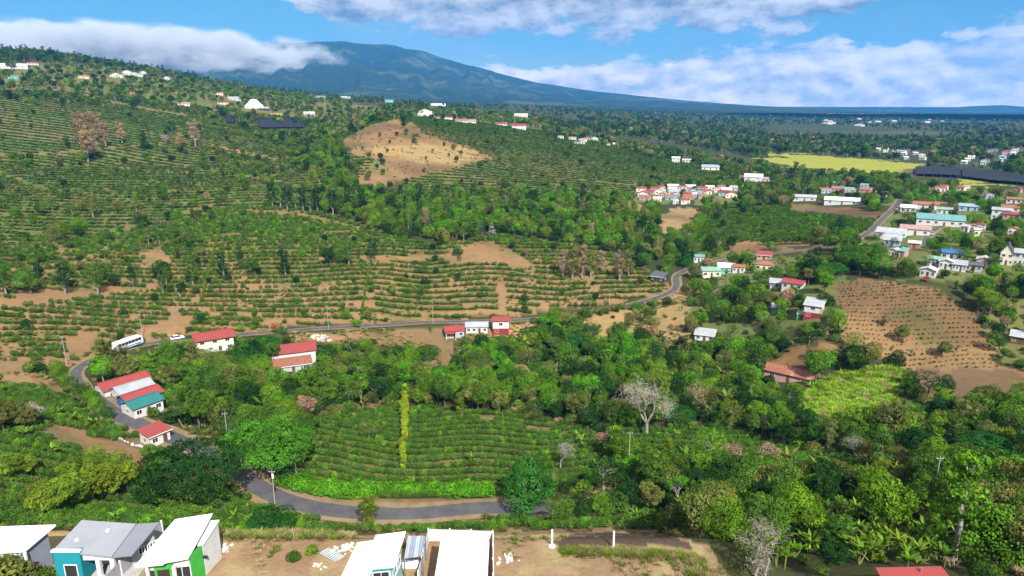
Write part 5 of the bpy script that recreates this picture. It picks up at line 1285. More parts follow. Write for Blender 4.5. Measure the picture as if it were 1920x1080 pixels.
clear_line(dense([(100, 803), (200, 838), (270, 870)]), 5); clear_line(dense([(560, 640), (700, 625), (840, 625)]), 4); clear_line(dense([(850, 640), (850, 660)]), 6)
OCCA = np.array(OCC)
def free(x, y, rad=.8):
    d, z = road_dist(x, y)
    if d < .9 + rad: return False
    return bool((np.hypot(OCCA[:, 0] - x, OCCA[:, 1] - y) > OCCA[:, 2] * .78 + rad * .5).all())
PLANTS = []   # kind, variant, x, y, z, yaw, scale, tint name, zone name, hand-set label
def hides(x, y, z, hgt, rad):
    d = math.hypot(x, y); pts = [(x, y, z + hgt * f) for f in (.25, .55, .8, .97)]; s = rad * .75; ux, uy = y / d * s, -x / d * s
    pts += [(x + ux * k, y + uy * k, z + hgt * f) for k in (-1.3, -.8, .8, 1.3) for f in (.3, .5, .75)]
    qx, qy = project(pts); i = np.clip((qy / 2).astype(int), 0, ZH - 1); j = np.clip((qx / 2).astype(int), 0, ZW - 1)
    return bool((DCL[i, j] > d + 3).any())
def put(kind, px=None, py=None, scale=1.0, tint='mid', label=None, xy=None, yaw=None, force=True, var=None, sz=None):
    g = ground(px, py) if xy is None else Vector((xy[0], xy[1], float(H(*xy))))
    PLANTS.append(dict(kind=kind, var=var if var is not None else random.randrange(len(PROTO[kind])), x=g.x, y=g.y, z=g.z, yaw=random.uniform(0, 6.28) if yaw is None else yaw, s=scale, sz=sz or 1.0, tint=tint, label=label, zone='', force=force))
def scatter(names, cell, kinds, tints, smin, smax, d0=60, d1=600, prob=1.0, over=True, seed=0, pxbox=None, up_ok=None, grow=0.0):
    """plants on a jittered ground grid in the named land-cover zones"""
    r = np.random.default_rng(900 + seed); n0 = len(PLANTS)
    ids = [ZI[n] for n in names]
    # ring by ring so that the cell may widen with distance
    edges = [d0]
    while edges[-1] < d1: edges.append(edges[-1] * 1.25)
    for e0, e1 in zip(edges[:-1], edges[1:]):
        c = cell * (1 + grow * (e0 / d0 - 1)); e1 = min(e1, d1)
        gx_, gy_ = np.meshgrid(np.arange(-e1 * .80, e1 * .80, c), np.arange(e0 * .6, e1, c)); gx_ = (gx_ + r.uniform(-.48, .48, gx_.shape) * c).ravel(); gy_ = (gy_ + r.uniform(-.48, .48, gy_.shape) * c).ravel()
        d = np.hypot(gx_, gy_); a = np.arctan2(gx_, gy_); k = (d >= e0) & (d < e1) & (np.abs(a) < R(42)) & (r.random(d.shape) < prob)
        gx_, gy_ = gx_[k], gy_[k]; gz_ = H(gx_, gy_); zi, px, py = zone_at(gx_, gy_, gz_)
        k = np.isin(zi, ids) & (px > -60) & (px < 1980) & (py < 1120) & (py > 60)
        if pxbox: k &= (px > pxbox[0]) & (px < pxbox[2]) & (py > pxbox[1]) & (py < pxbox[3])
        for x, y, z, zz in zip(gx_[k], gy_[k], gz_[k], zi[k]):
            kd = kinds[r.choice(len(kinds), p=np.array([q[1] for q in kinds]) / sum(q[1] for q in kinds))][0]; s = r.uniform(smin, smax)
            hg, rd = HGT[kd] * s, RAD[kd] * s
            if e0 < 620 and not free(x, y, min(rd * .5, 1.5)): continue
            if kd != 'tuft' and hides(x, y, z, hg, rd): continue
            if over and e0 < 700:
                qx, qy = project([(x, y, z + hg * .62)]); i = min(max(int(qy[0] / 2), 0), ZH - 1); j = min(max(int(qx[0] / 2), 0), ZW - 1)
                if zone[i, j] not in ids and zone[i, j] not in [ZI[q] for q in (up_ok or [])] and r.random() < .85: continue
            tn = tints[r.choice(len(tints), p=np.array([q[1] for q in tints]) / sum(q[1] for q in tints))][0]
            PLANTS.append(dict(kind=kd, var=int(r.integers(len(PROTO[kd]))), x=x, y=y, z=z, yaw=r.uniform(0, 6.28), s=s, sz=r.uniform(.85, 1.15), tint=tn, label=None, zone=ZN[zz], force=False))
    return len(PLANTS) - n0
# ------------------------------------------------------------------ trees set one by one
def U(px, py, **k): put(k.pop('kind', 'round'), px, py, **k)
put('umbrella', 503, 887, 1.0, 'rain', 'wide umbrella crowned bright green tree beside the lower road bend', var=0)
put('umbrella', 362, 938, .98, 'dark', 'wide feathery dark green tree overhanging the road opposite the umbrella tree', var=1)
put('sparse', 556, 892, .95, 'mid', 'open branched tree before the umbrella crowned tree', var=0)
put('dome', 985, 948, 1.25, 'deep', 'dense deep green dome shaped tree where the lower road ends', var=0)
for i, (x, y, s) in enumerate([(75, 962, .62), (105, 968, .66), (140, 958, .74), (178, 950, .78), (215, 938, .74), (250, 922, .66), (285, 915, .52), (20, 905, .6), (60, 895, .5), (180, 890, .55), (235, 892, .5), (130, 905, .5)]):
    put('round', x, y, s, 'lime', 'yellow green tree in the thick clump behind the teal house')
for x, y, s in ((8, 812, .8), (32, 806, .7), (48, 808, .6)): put('round', x, y, s, 'olive', 'olive tree in the clump at the end of the dirt track')
put('wispy', 66, 806, .85, 'grey', 'pale dry tree at the end of the dirt track')
for i, (x, y) in enumerate([(755, 882), (755, 872), (756, 861), (756, 850), (757, 839), (757, 828), (758, 817), (758, 806), (759, 796), (759, 786), (760, 776), (760, 766), (761, 757)]):
    put('column', x + random.uniform(-2.5, 2.5), y, random.uniform(.50, .68) + .30 * i / 12, 'vine', 'yellow green shrub in the hedge that crosses the valley coffee rows')
put('bamboo', 690, 992, .72, 'lime', 'yellowish bamboo clump on the lower road edge')
put('column', 862, 778, .95, 'lime', 'leafy yellow green column tree at the top of the valley coffee')
put('column', 1252, 862, .8, 'lime', 'lone yellow green column tree below the big bare tree')
put('bare', 1213, 820, 1.8, 'grey', 'big pale leafless tree with fanned branches above the valley coffee', var=0)
put('wispy', 1050, 880, 1.0, 'grey', 'grey dry tree beside the deep green dome tree'); put('wispy', 1136, 852, .85, 'dry', 'low tan dry tree in the valley coffee')
put('wispy', 1362, 905, 1.25, 'dry', 'spreading tan leafless tree in the ravine wood'); put('wispy', 1432, 900, 1.2, 'dry', 'second tan leafless tree in the ravine wood'); put('wispy', 1430, 815, .8, 'dry', 'small tan leafless tree above the ravine')
put('dome', 1818, 1004, 1.0, 'olive', 'dense khaki flowering tree above the banana grove', var=1)
put('bare', 1605, 868, .75, 'grey', 'small white limbed bare tree in the shaded coffee'); put('bare', 1770, 862, .7, 'grey', 'thin bare tree at the edge of the dark wood'); put('tall', 1655, 845, .8, 'olive', 'pale trunked slender tree in the shaded coffee'); put('tall', 1672, 842, .85, 'olive', 'second pale trunked slender tree in the shaded coffee')
put('bare', 1420, 1085, .7, 'grey', 'leafless twiggy tree at the corner of the bare lot')
put('round', 519, 626, .50, 'rustd', 'rusty orange flowering tree on the upper road verge'); put('dome', 530, 627, .45, 'mid', 'round green tree beside the rusty orange flowering tree')
put('dome', 468, 690, 1.05, 'deep', 'big dense dark tree between the two red roofed road buildings', var=0); put('bamboo', 205, 702, 1.1, 'olive', 'olive bamboo thicket below the bus')
put('bamboo', 235, 700, .9, 'olive', 'second olive bamboo thicket below the bus'); put('dome', 378, 606, .45, 'dark', 'small dark round tree at the foot of the yellow hedge'); put('round', 672, 616, .42, 'fresh', 'small bright round tree on the road verge below the second hedge')
put('umbrella', 1034, 612, .52, 'fresh', 'bright flat crowned tree at the end of the straight road'); put('umbrella', 1000, 640, .55, 'deep', 'dark flat crowned tree beside the tall red and white house'); put('umbrella', 1075, 655, .62, 'deep', 'broad dark tree below the flat crowned bright tree')
put('dome', 858, 478, .62, 'deep', 'low dense dark tree on the earth clearing'); put('cone', 826, 462, .62, 'dark', 'dark conical tree beside the earth clearing'); put('cone', 922, 446, .75, 'grey', 'pinkish dry conical tree above the earth clearing')
for x, y, s, l in ((945, 472, .55, 'rusty leafed pale trunked tree beside the earth clearing'), (986, 482, .65, 'rusty topped bare tree above the contour coffee'), (1040, 489, .6, 'dry topped bare tree above the contour coffee')): put('wispy', x, y, s, 'dry', l)
for i, (x, y, s) in enumerate([(1056, 522, .95), (1074, 525, 1.05), (1092, 522, 1.1), (1108, 520, .9), (1160, 528, 1.0), (1178, 522, .9), (1128, 515, .8)]): put('tall', x, y, s, 'dry' if i % 2 == 0 else 'olive', 'tall thin half bare tree in the stand above the terraces')
for i, (x, y) in enumerate([(59, 552), (123, 552), (183, 553), (302, 528), (362, 536), (420, 524), (478, 521), (535, 521), (13, 555), (620, 498), (655, 500), (700, 492), (640, 497)]): put('tall' if i % 3 else 'round', x, y, .85 if i % 3 else .95, 'dark' if i % 2 else 'mid', 'upright shade tree standing on the terraced slope')
for i in range(13): put('tall', 512 + i * 14, 388 + i * 1.1 + (i % 3) * 2, random.uniform(.8, 1.1), 'mid' if i % 2 else 'dark', 'tall tree in the line along the top of the terraces')
put('bare', 562, 386, .95, 'grey', 'white leafless tree in the line along the top of the terraces'); put('bare', 632, 396, .7, 'grey', 'thin leafless tree at the end of the terrace tree line')
for i, (x, y, s) in enumerate([(165, 305, 1.7), (178, 300, 1.6), (155, 285, 1.8), (172, 270, 1.8), (185, 262, 1.6), (150, 262, 1.6), (198, 275, 1.3)]): put('tall', x, y, s, 'dry', 'tall dry poplar like tree in the pale stand on the coffee hill')
put('cone', 340, 276, 1.5, 'straw', 'pale cone shaped tree on the coffee hill'); put('tall', 366, 275, 1.6, 'dry', 'thin dry column tree beside the pale cone tree'); put('bare', 311, 273, 1.2, 'grey', 'leafless tree beside the pale cone tree'); put('tall', 230, 270, 1.3, 'dry', 'thin dry tree between the pale stand and the cone tree'); put('cone', 273, 280, 1.25, 'dark', 'dark conical tree on the coffee hill'); put('dome', 280, 281, .8, 'dark', 'dark round tree beside the dark conical tree')
put('palm', 1313, 545, .8, 'olive', 'palm beside the pale green roof'); put('palm', 1360, 540, .8, 'olive', 'palm beside the turquoise walled house')
put('cone', 1526, 530, 1.15, 'dark', 'tall dark conifer above the ploughed field'); put('cone', 1512, 524, .95, 'dark', 'shorter dark conifer beside the tall one')
for x, y, s, t, l in ((1530, 708, .95, 'fresh', 'bushy bright tree behind the rusty roof'), (1600, 692, .7, 'olive', 'open olive tree at the field edge above the bright grass'), (1625, 690, .85, 'olive', 'feathery olive tree at the field edge above the bright grass'), (1680, 686, .62, 'dark', 'dark round tree at the corner of the bright grass'), (1657, 610, .4, 'dry', 'dry shrubby tree on the ploughed field'), (1685, 640, .62, 'olive', 'tall olive tree on the ploughed field'), (1765, 668, .55, 'olive', 'lone olive tree with long shadow on the ploughed field'), (1773, 728, .5, 'dark', 'dark round bush at the foot of the ploughed field'), (1872, 660, .65, 'mid', 'mid green tree beside the ploughed field'), (1440, 470, .5, 'fresh', 'rounded tree on the earth bank edge of the plantation')): put('round' if t != 'dark' else 'dome', x, y, s, t, l)
for x, y, s in ((1560, 520, .55), (1600, 500, .6), (1630, 510, .5)): put('umbrella', x, y, s, 'deep', 'broad dark canopy tree above the ploughed field')
put('dome', 1285, 500, .8, 'deep', 'broad dark tree beside the turquoise roofed small house'); put('dome', 1252, 572, .5, 'dark', 'dark round tree on the bend of the upper road')
put('wispy', 940, 530, .45, 'rustd', 'reddish dry brush at the head of the earth gully'); put('bare', 903, 592, .32, 'grey', 'small white bare tree above the road houses')
put('bush', 322, 1026, .5, 'fresh', None) if False else None
put('bush', 550, 1052, .55, 'mid', 'round green shrub on the bare lot, larger of two'); put('bush', 586, 1040, .5, 'banana', 'spiky green shrub on the bare lot, smaller of two')
for x, y, s in ((8, 1090, 1.5), (36, 1096, 1.3), (62, 1100, .8), (20, 1110, 1.7)): put('bush', x, y, s, 'olive', 'olive shrub in front of the grey block wall house')
put('bush', 92, 1092, .8, 'mid', 'green shrub at the teal house corner')
for x, y, s in ((118, 722, .55), (135, 742, .6), (155, 758, .6), (172, 768, .55), (190, 781, .5), (110, 705, .5), (205, 790, .4)): put('round', x, y, s, 'mid' if x % 2 else 'bright', 'green tree on the outer side of the road bend')
for i in range(20): put('bush', 1000 + i * 12, 607 - i * 1.9 + (i % 2) * 2, random.uniform(.8, 1.3), 'olive' if i % 3 else 'mid', 'shrub on the bank below the straight of the upper road')
for x, y, s, t in ((1048, 985, .62, 'mid'), (1085, 980, .66, 'dark'), (1120, 975, .62, 'bright'), (1150, 968, .6, 'mid'), (1185, 965, .7, 'dark'), (1215, 962, .66, 'olive')): put('round', x, y, s, t, LOOK[t] + ' tree in the line that hides the far end of the lower road')
for i in range(12): put('round', 1012 + i * 19 + random.uniform(-5, 5), 612 - i * 3.2, random.uniform(.28, .42), ['mid', 'olive', 'bright'][i % 3], 'small tree along the foot of the straight upper road')
# hedges running up the terraces
for a, b, n, lb in (((378, 568), (412, 432), 44, 'yellow green shrub in the hedge up the terraced slope'), ((414, 428), (446, 392), 12, 'yellow green shrub in the upper end of the terrace hedge'), ((678, 590), (694, 498), 34, 'yellow green shrub in the second hedge up the terraces'), ((28, 238), (82, 204), 16, 'yellow green shrub in the hedge on the coffee hill field')):
    for i in range(n): t = i / (n - 1); put('column', a[0] + (b[0] - a[0]) * t + random.uniform(-1, 1), a[1] + (b[1] - a[1]) * t, random.uniform(.30, .42), 'lime', lb)
# bright clipped hedge along the lower road
for i in range(46):
    t = i / 45; x = 528 + t * 388; y = 908 + 25 * math.sin(min(1, t * 3.0) * math.pi / 2) - 2 * t
    put('bush', x, y, random.uniform(1.05, 1.3), 'fresh', 'bright green shrub in the clipped hedge along the lower road')
    if i % 2 == 0: put('bush', x + 3, y - 8, random.uniform(1.05, 1.3), 'fresh', 'bright green shrub in the clipped hedge along the lower road')
# hedge round the striped plantation
for i in range(26): t = i / 25; put('round', 1285 + 50 * t, 470 - 72 * t, random.uniform(.3, .42), 'bright', 'green tree in the hedge along the sloping edge of the plantation')
for i in range(22): t = i / 21; put('round', 1335 + 150 * t, 394 - 14 * t, random.uniform(.4, .6), 'bright', 'green tree in the hedge along the top of the plantation')
for i in range(16): t = i / 15; put('round', 1590 - 160 * t, 456 + 4 * t, random.uniform(.35, .55), 'mid', 'green tree along the lower edge of the plantation')
for i in range(28): t = i / 27; put('round', 340 + 215 * t, 222 + 68 * t + 4 * math.sin(t * 9), random.uniform(.45, .6), 'lime', 'yellow green tree along the ridge edge of the coffee hill field')
N_HAND = len(PLANTS)
WT = [('mid', 4), ('bright', 3.2), ('dark', 2.8), ('olive', 1.6), ('lime', .5), ('fresh', 1.0), ('dry', .1)]
# ------------------------------------------------------------------ woods and scattered plants
scatter(['wood'], 4.6, [('round', 6), ('sparse', 2), ('dome', .7), ('wispy', .25), ('column', .3), ('tall', .5), ('bamboo', .25), ('cone', .15)], WT, .42, .95, 85, 330, seed=1, up_ok=['gully', 'dryscrub'])
scatter(['wood'], 15, [('umbrella', 1)], [('bright', 1), ('deep', 1), ('olive', 1), ('mid', 1)], .38, .6, 100, 330, prob=.6, seed=25, up_ok=['gully', 'dryscrub'])
scatter(['wood'], 4.6, [('round', 4), ('sparse', 2), ('bush', 2)], WT, .4, .8, 62, 85, seed=21, pxbox=(1240, 900, 2000, 1120), over=False)
scatter(['wood'], 3.6, [('bush', 3), ('banana', .7)], WT[:5], .8, 1.5, 60, 330, prob=.55, seed=2, over=False, pxbox=(-60, 600, 2000, 990))
scatter(['wood'], 3.4, [('banana', 1)], [('banana', 1), ('bright', .6), ('mid', .6)], .5, .85, 66, 150, prob=.5, seed=3, pxbox=(1380, 900, 1800, 1075), over=False)
scatter(['nearcoffee'], 7.5, [('banana', 1)], [('banana', 1)], .45, .8, 85, 200, prob=.22, seed=4, over=False)
scatter(['nearcoffee'], 13, [('sparse', 1), ('bare', .5), ('round', .6)], [('mid', 1), ('olive', 1), ('grey', .4)], .3, .55, 130, 200, prob=.22, seed=5, over=False, pxbox=(580, 800, 1700, 900))
scatter(['gully', 'wood'], 6.0, [('round', 5), ('tall', 1.2), ('sparse', 1), ('dome', .8)], WT, .55, 1.0, 330, 720, seed=6, up_ok=['mixed', 'coffee'])
scatter(['dryscrub', 'scrub', 'village'], 5.2, [('bush', 3), ('round', 1.0), ('wispy', .35), ('banana', .3)], [('mid', 2), ('olive', 2), ('bright', 1), ('dry', .7), ('dark', 1)], .45, .85, 180, 330, prob=.75, seed=7, over=False)
scatter(['village', 'scrub'], 6.6, [('round', 3), ('sparse', 1), ('dome', 1)], WT, .4, .85, 200, 800, prob=.85, seed=8, over=False)
scatter(['terrace'], 8.0, [('round', 3), ('dome', 1), ('sparse', .6), ('bush', 1.5)], [('mid', 2), ('dark', 2), ('bright', 1), ('olive', .6)], .24, .48, 250, 480, prob=.42, seed=9, over=False)
scatter(['terrace'], 7.0, [('round', 2), ('tall', 1), ('sparse', 1)], [('mid', 2), ('dark', 2), ('olive', 1)], .35, .65, 290, 480, prob=.32, seed=10, over=False, pxbox=(-60, 400, 400, 560))
scatter(['soil', 'dryscrub'], 10, [('bush', 1), ('round', 2)], [('dark', 1), ('mid', 1), ('olive', .5)], .35, .7, 480, 800, prob=.3, seed=11, over=False)
scatter(['soil'], 5.5, [('banana', 1), ('bush', .4)], [('mid', 1), ('olive', 1), ('banana', .6)], .35, .6, 190, 300, prob=.22, seed=12, over=False, pxbox=(1560, 540, 1880, 740))
scatter(['mixed'], 8.5, [('round', 3), ('tall', .4), ('sparse', 1), ('bush', 2)], [('mid', 3), ('dark', 1.4), ('bright', 2), ('olive', 2), ('lime', 1), ('dry', .4)], .3, .78, 340, 700, prob=.55, seed=13, over=False)
scatter(['coffee'], 24, [('round', 2), ('tall', .8)], [('mid', 1), ('dark', 1)], .35, .7, 380, 1000, prob=.5, seed=14, over=False)
scatter(['village', 'gully'], 13, [('far_round', 2), ('far_tall', .6)], [('mid', 1), ('dark', 1), ('bright', .6)], .5, .95, 700, 1300, prob=.6, seed=15, over=False)
scatter(['mixed'], 11, [('far_round', 4), ('far_tall', .8)], [('mid', 3), ('dark', 2.4), ('bright', 1), ('olive', 2), ('lime', .2), ('dry', .3)], .5, 1.05, 700, 2600, prob=.85, seed=16, over=False, grow=.35)
scatter(['far'], 11, [('far_round', 4), ('far_tall', 1)], [('dark', 3), ('mid', 2), ('olive', 1.2)], .6, 1.1, 560, 1800, prob=.7, seed=23, over=False, grow=.25)
scatter(['far'], 13, [('far_round', 4), ('far_tall', 1.2)], [('dark', 2), ('blue', 3), ('mid', 2.5), ('olive', 1.6), ('dry', .3)], .6, 1.25, 560, 6500, prob=.85, seed=17, over=False, grow=.42)
fb_ = fbm(np.array([p['x'] / 420 for p in PLANTS]), np.array([p['y'] / 420 for p in PLANTS]), 3, 91)
PLANTS[:] = [p for p, f in zip(PLANTS, fb_) if not (p['zone'] == 'far' and p['y'] > 900 and f > .12)]
def tufts(names, cell, tints, smin, smax, d0, d1, prob, seed, patch=None, pxbox=None): 
    n0 = len(PLANTS); scatter(names, cell, [('tuft', 1)], tints, smin, smax, d0, d1, prob, False, seed, pxbox)
    if patch is not None:
        keep = [p for p in PLANTS[n0:] if vnoise(np.array([p['x'] / patch[0]]), np.array([p['y'] / patch[0]]), 17)[0] > patch[1]]; PLANTS[n0:] = keep
tufts(['grass'], 1.15, [('grassy', 4), ('straw', .6), ('lime', 1)], 1.1, 2.1, 170, 260, .95, 31)
tufts(['yard'], .62, [('straw', 3), ('olive', 1.3), ('lime', .5)], .3, .65, 52, 90, .6, 32, (4.0, .56))
tufts(['dry', 'dryscrub'], 1.5, [('straw', 3), ('lime', 1), ('olive', 1)], .8, 1.5, 180, 330, .6, 33, (9.0, .40))
tufts(['terrace'], 1.7, [('straw', 2), ('lime', 1), ('olive', 2)], .7, 1.2, 240, 420, .6, 34, (14.0, .52))
tufts(['wood'], 2.0, [('lime', 1), ('olive', 2), ('straw', .8)], .8, 1.6, 85, 260, .5, 35)
# the banana grove below the ravine wood is open to the sun
bx_ = random.Random(3); keep = []
for p in PLANTS:
    if p['label'] is None and p['kind'] in ('round', 'sparse', 'dome', 'tall', 'umbrella', 'wispy', 'cone'):
        q, w_ = project([(p['x'], p['y'], p['z'])])
        if 1400 < q[0] < 1770 and 945 < w_[0] < 1075 and bx_.random() < .72: continue
    keep.append(p)
PLANTS[:] = keep
for i in range(95):
    x = bx_.uniform(1395, 1780); y = bx_.uniform(930, 1060)
    put('banana', x, y, bx_.uniform(.5, .85), bx_.choice(['banana', 'bright', 'lime', 'banana']), None, force=False)
for i in range(150): t = i / 150; put('tuft', 1055 + 245 * t + bx_.uniform(-2, 2), 1036 + 10 * t + bx_.uniform(-5, 5), bx_.uniform(.5, .9), bx_.choice(['straw', 'lime', 'olive']))
for i in range(200): put('tuft', 425 + bx_.uniform(0, 240), 1002 + bx_.uniform(-1, 9), bx_.uniform(.5, .9), bx_.choice(['straw', 'straw', 'lime', 'olive']))
for i in range(60): put('tuft', 1300 + bx_.uniform(-6, 14), 1045 + bx_.uniform(0, 40), bx_.uniform(.5, .9), bx_.choice(['straw', 'lime', 'olive']))
# ------------------------------------------------------------------ crop rows
def rows(names, kind, spacing, along, gfun, d0, d1, tints, smin, smax, gap=.0, width=.18, seed=0, pxbox=None, sz=1.0):
    r = np.random.default_rng(1700 + seed); ids = [ZI[n] for n in names]
    xs = np.arange(-d1 * .8, d1 * .8, along); ys = np.arange(d0 * .6, d1, spacing * .16)
    gx_, gy_ = np.meshgrid(xs, ys); gx_ = (gx_ + r.uniform(-.3, .3, gx_.shape) * along).ravel(); gy_ = gy_.ravel(); d = np.hypot(gx_, gy_)
    g = gfun(gx_, gy_) / spacing; fr = g - np.floor(g); k = (d > d0) & (d < d1) & (np.abs(np.arctan2(gx_, gy_)) < R(42)) & (np.abs(fr - .5) < .085)
    gx_, gy_, = gx_[k], gy_[k]; gz_ = H(gx_, gy_); zi, px, py = zone_at(gx_, gy_, gz_)
    k = np.isin(zi, ids) & (px > -40) & (px < 1960) & (py < 1100)
    if pxbox: k &= (px > pxbox[0]) & (px < pxbox[2]) & (py > pxbox[1]) & (py < pxbox[3])
    if gap: k &= fbm(gx_ / 9, gy_ / 5, 3, seed + 3) + .5 > gap
    n = 0
    for x, y, z in zip(gx_[k], gy_[k], gz_[k]):
        if d1 < 600 and not free(x, y, .6): continue
        if d1 < 350 and hides(x, y, z, 1.8, .8): continue
        s = r.uniform(smin, smax); tn = tints[r.choice(len(tints), p=np.array([q[1] for q in tints]) / sum(q[1] for q in tints))][0]
        PLANTS.append(dict(kind=kind, var=int(r.integers(len(PROTO[kind]))), x=x, y=y, z=z, yaw=r.uniform(0, 6.28), s=s, sz=sz, tint=tn, label=None, zone='row', force=False)); n += 1
    return n
CT_ = [('coffee', 3), ('mid', 1.4), ('bright', 1.2)]
g_c = lambda x, y: y + .0007 * x * x + 1.2 * fbm(x / 30, y / 30, 2, 4)
g_t = lambda x, y: y - .22 * np.minimum(x + 60, 0) + .0005 * x * x + 7 * fbm(x / 70, y / 70, 3, 8)
rows(['nearcoffee'], 'coffee', 3.5, .85, g_c, 64, 205, [('coffee', 4), ('mid', 1.5), ('bright', .4)], .78, 1.05, .10, seed=1)
rows(['terrace'], 'coffee', 5.2, 1.1, g_t, 235, 345, [('coffee', 3), ('mid', 1.5), ('olive', 1)], .65, 1.25, .34, seed=2)
rows(['terrace'], 'coffee', 5.0, 1.4, g_t, 345, 500, [('coffee', 3), ('mid', 1.5), ('bright', .8)], .9, 1.4, .33, seed=3)
rows(['coffee'], 'far_coffee', 4.0, 1.8, lambda x, y: y * .9 - .35 * x + 3 * fbm(x / 80, y / 80, 2, 5), 380, 600, CT_, 1.0, 1.3, .12, seed=4, pxbox=(1230, 0, 2000, 560), sz=.8)
rows(['coffee', 'mixed'], 'far_coffee', 9.5, 1.5, lambda x, y: y + .15 * x + 9 * fbm(x / 90, y / 90, 3, 6), 600, 1000, CT_, .9, 1.8, .22, seed=5, sz=.5)
rows(['mixed', 'coffee'], 'far_coffee', 9.0, 1.4, g_t, 340, 600, CT_ + [('olive', 1)], .9, 1.7, .26, seed=6, pxbox=(-60, 0, 1230, 560), sz=.55)
rows(['soil'], 'far_coffee', 2.6, 1.5, lambda x, y: y + .10 * x + 2 * fbm(x / 40, y / 40, 2, 9), 200, 310, [('olive', 1), ('mid', 1), ('dark', 1)], .2, .42, .25, seed=7, pxbox=(1570, 530, 1870, 690))
rows(['soil', 'dryscrub'], 'far_coffee', 8, 2.4, lambda x, y: y + .2 * x + 10 * fbm(x / 60, y / 60, 2, 10), 560, 760, [('olive', 2), ('mid', 1), ('straw', 1)], .4, .9, .58, seed=8, pxbox=(630, 215, 950, 360))

# ------------------------------------------------------------------ plants become objects: the largest in view one by one, the rest as growth nobody could count
for p in PLANTS:
    q, w_ = project([(p['x'], p['y'], p['z'])]); p['px'], p['py'] = float(q[0]), float(w_[0]); p['d'] = math.hypot(p['x'], p['y'])
    p['app'] = HGT[p['kind']] * p['s'] / p['d'] if (-30 < p['px'] < 1950 and p['py'] < 1100) else 0
NAMES = {'round': ('broadleaf_tree', 'tree'), 'dome': ('broadleaf_tree', 'tree'), 'umbrella': ('broadleaf_tree', 'tree'), 'sparse': ('broadleaf_tree', 'tree'), 'tall': ('slender_tree', 'tree'), 'cone': ('conical_tree', 'tree'), 'column': ('hedge_shrub', 'shrub'), 'bare': ('bare_tree', 'tree'), 'wispy': ('dry_tree', 'tree'), 'banana': ('banana_plant', 'plant'), 'palm': ('palm_tree', 'palm'), 'bamboo': ('bamboo_clump', 'bamboo'), 'bush': ('shrub', 'shrub'), 'coffee': ('coffee_bush', 'bush')}
LIM = {'broadleaf_tree': 300, 'coffee_bush': 300, 'shrub': 280, 'banana_plant': 180, 'slender_tree': 120, 'hedge_shrub': 150, 'dry_tree': 80, 'bare_tree': 60, 'conical_tree': 40, 'palm_tree': 9, 'bamboo_clump': 9}
FORM = {'round': 'round crowned tree', 'dome': 'dense domed tree', 'umbrella': 'flat crowned tree', 'sparse': 'open branched tree', 'tall': 'slender tree', 'cone': 'conical tree', 'column': 'columnar shrub', 'bare': 'leafless tree', 'wispy': 'dry twiggy tree', 'banana': 'banana plant', 'palm': 'palm', 'bamboo': 'bamboo clump', 'bush': 'shrub', 'coffee': 'coffee bush'}
def place(px, py, d):
    if py > 990: return 'on the plots between the white roofs' if px < 1380 else 'before the red roofed corner house'
    if py > 925 and px > 1240: return 'in the ravine by the corner house'
    if py > 925: return 'on the bank below the white roofs'
    if py > 800: return 'in the field beside the dirt track' if px < 430 else 'in the valley coffee field' if px < 1150 else 'in the ravine wood below the bright grass' if px > 1500 else 'in the wood below the big bare tree'
    if py > 690: return 'around the houses by the road bend' if px < 330 else 'in the wood above the umbrella crowned tree' if px < 620 else 'in the wood above the valley coffee' if px < 1150 else 'in the wood around the big bare tree' if px < 1450 else 'around the bright grass patch' if px < 1720 else 'in the dark wood below the ploughed slope'
    if py > 600: return 'below the bus on the upper road' if px < 360 else 'below the long red roofed building' if px < 640 else 'below the bare roadside plot' if px < 860 else 'below the tall red and white house' if px < 1100 else 'on the dry bank below the road bend' if px < 1310 else 'behind the rusty roofed house' if px < 1560 else 'on the ploughed slope' if px < 1850 else 'beside the blue grey roof'
    if py > 480: return 'on the terraces beside the yellow green hedge' if px < 400 else 'on the terraces between the two hedges' if px < 690 else 'on the terraces beside the second hedge' if px < 1240 else 'in the gardens below the plantation' if px < 1560 else 'beside the top of the ploughed slope'
    if py > 380: return 'on the overgrown slope above the terraces' if px < 640 else 'in the wooded gully above the earth clearing' if px < 1280 else 'around the striped plantation' if px < 1640 else 'in the village beyond the road fork'
    return 'on the coffee hill' if px < 600 else 'around the bare brown hill' if px < 960 else 'in the countryside behind the village'
byname = {}
for i, p in enumerate(PLANTS):
    if p['kind'] in NAMES: byname.setdefault(NAMES[p['kind']][0], []).append(i)
single = set()
for nm, L in byname.items():
    L.sort(key=lambda i: (-(PLANTS[i]['label'] is not None and nm != 'hedge_shrub' and nm != 'coffee_bush'), -PLANTS[i]['app']))
    single.update(i for i in L[:LIM[nm]] if PLANTS[i]['app'] > 0)
def tint_of(p, r): 
    c = np.array(G[p['tint']]); return c * r.uniform(.80, 1.22) * np.array([r.uniform(.88, 1.15), 1, r.uniform(.85, 1.15)])
tr_ = np.random.default_rng(5)
dry_part = {'banana': ('trunk', 'leaves'), 'palm': ('trunk', 'fronds'), 'bamboo': ('canes', 'leaves'), 'bush': ('stem', 'foliage'), 'coffee': ('stem', 'foliage'), 'column': ('stem', 'foliage'), 'bare': ('trunk', 'twigs'), 'wispy': ('trunk', 'twigs')}
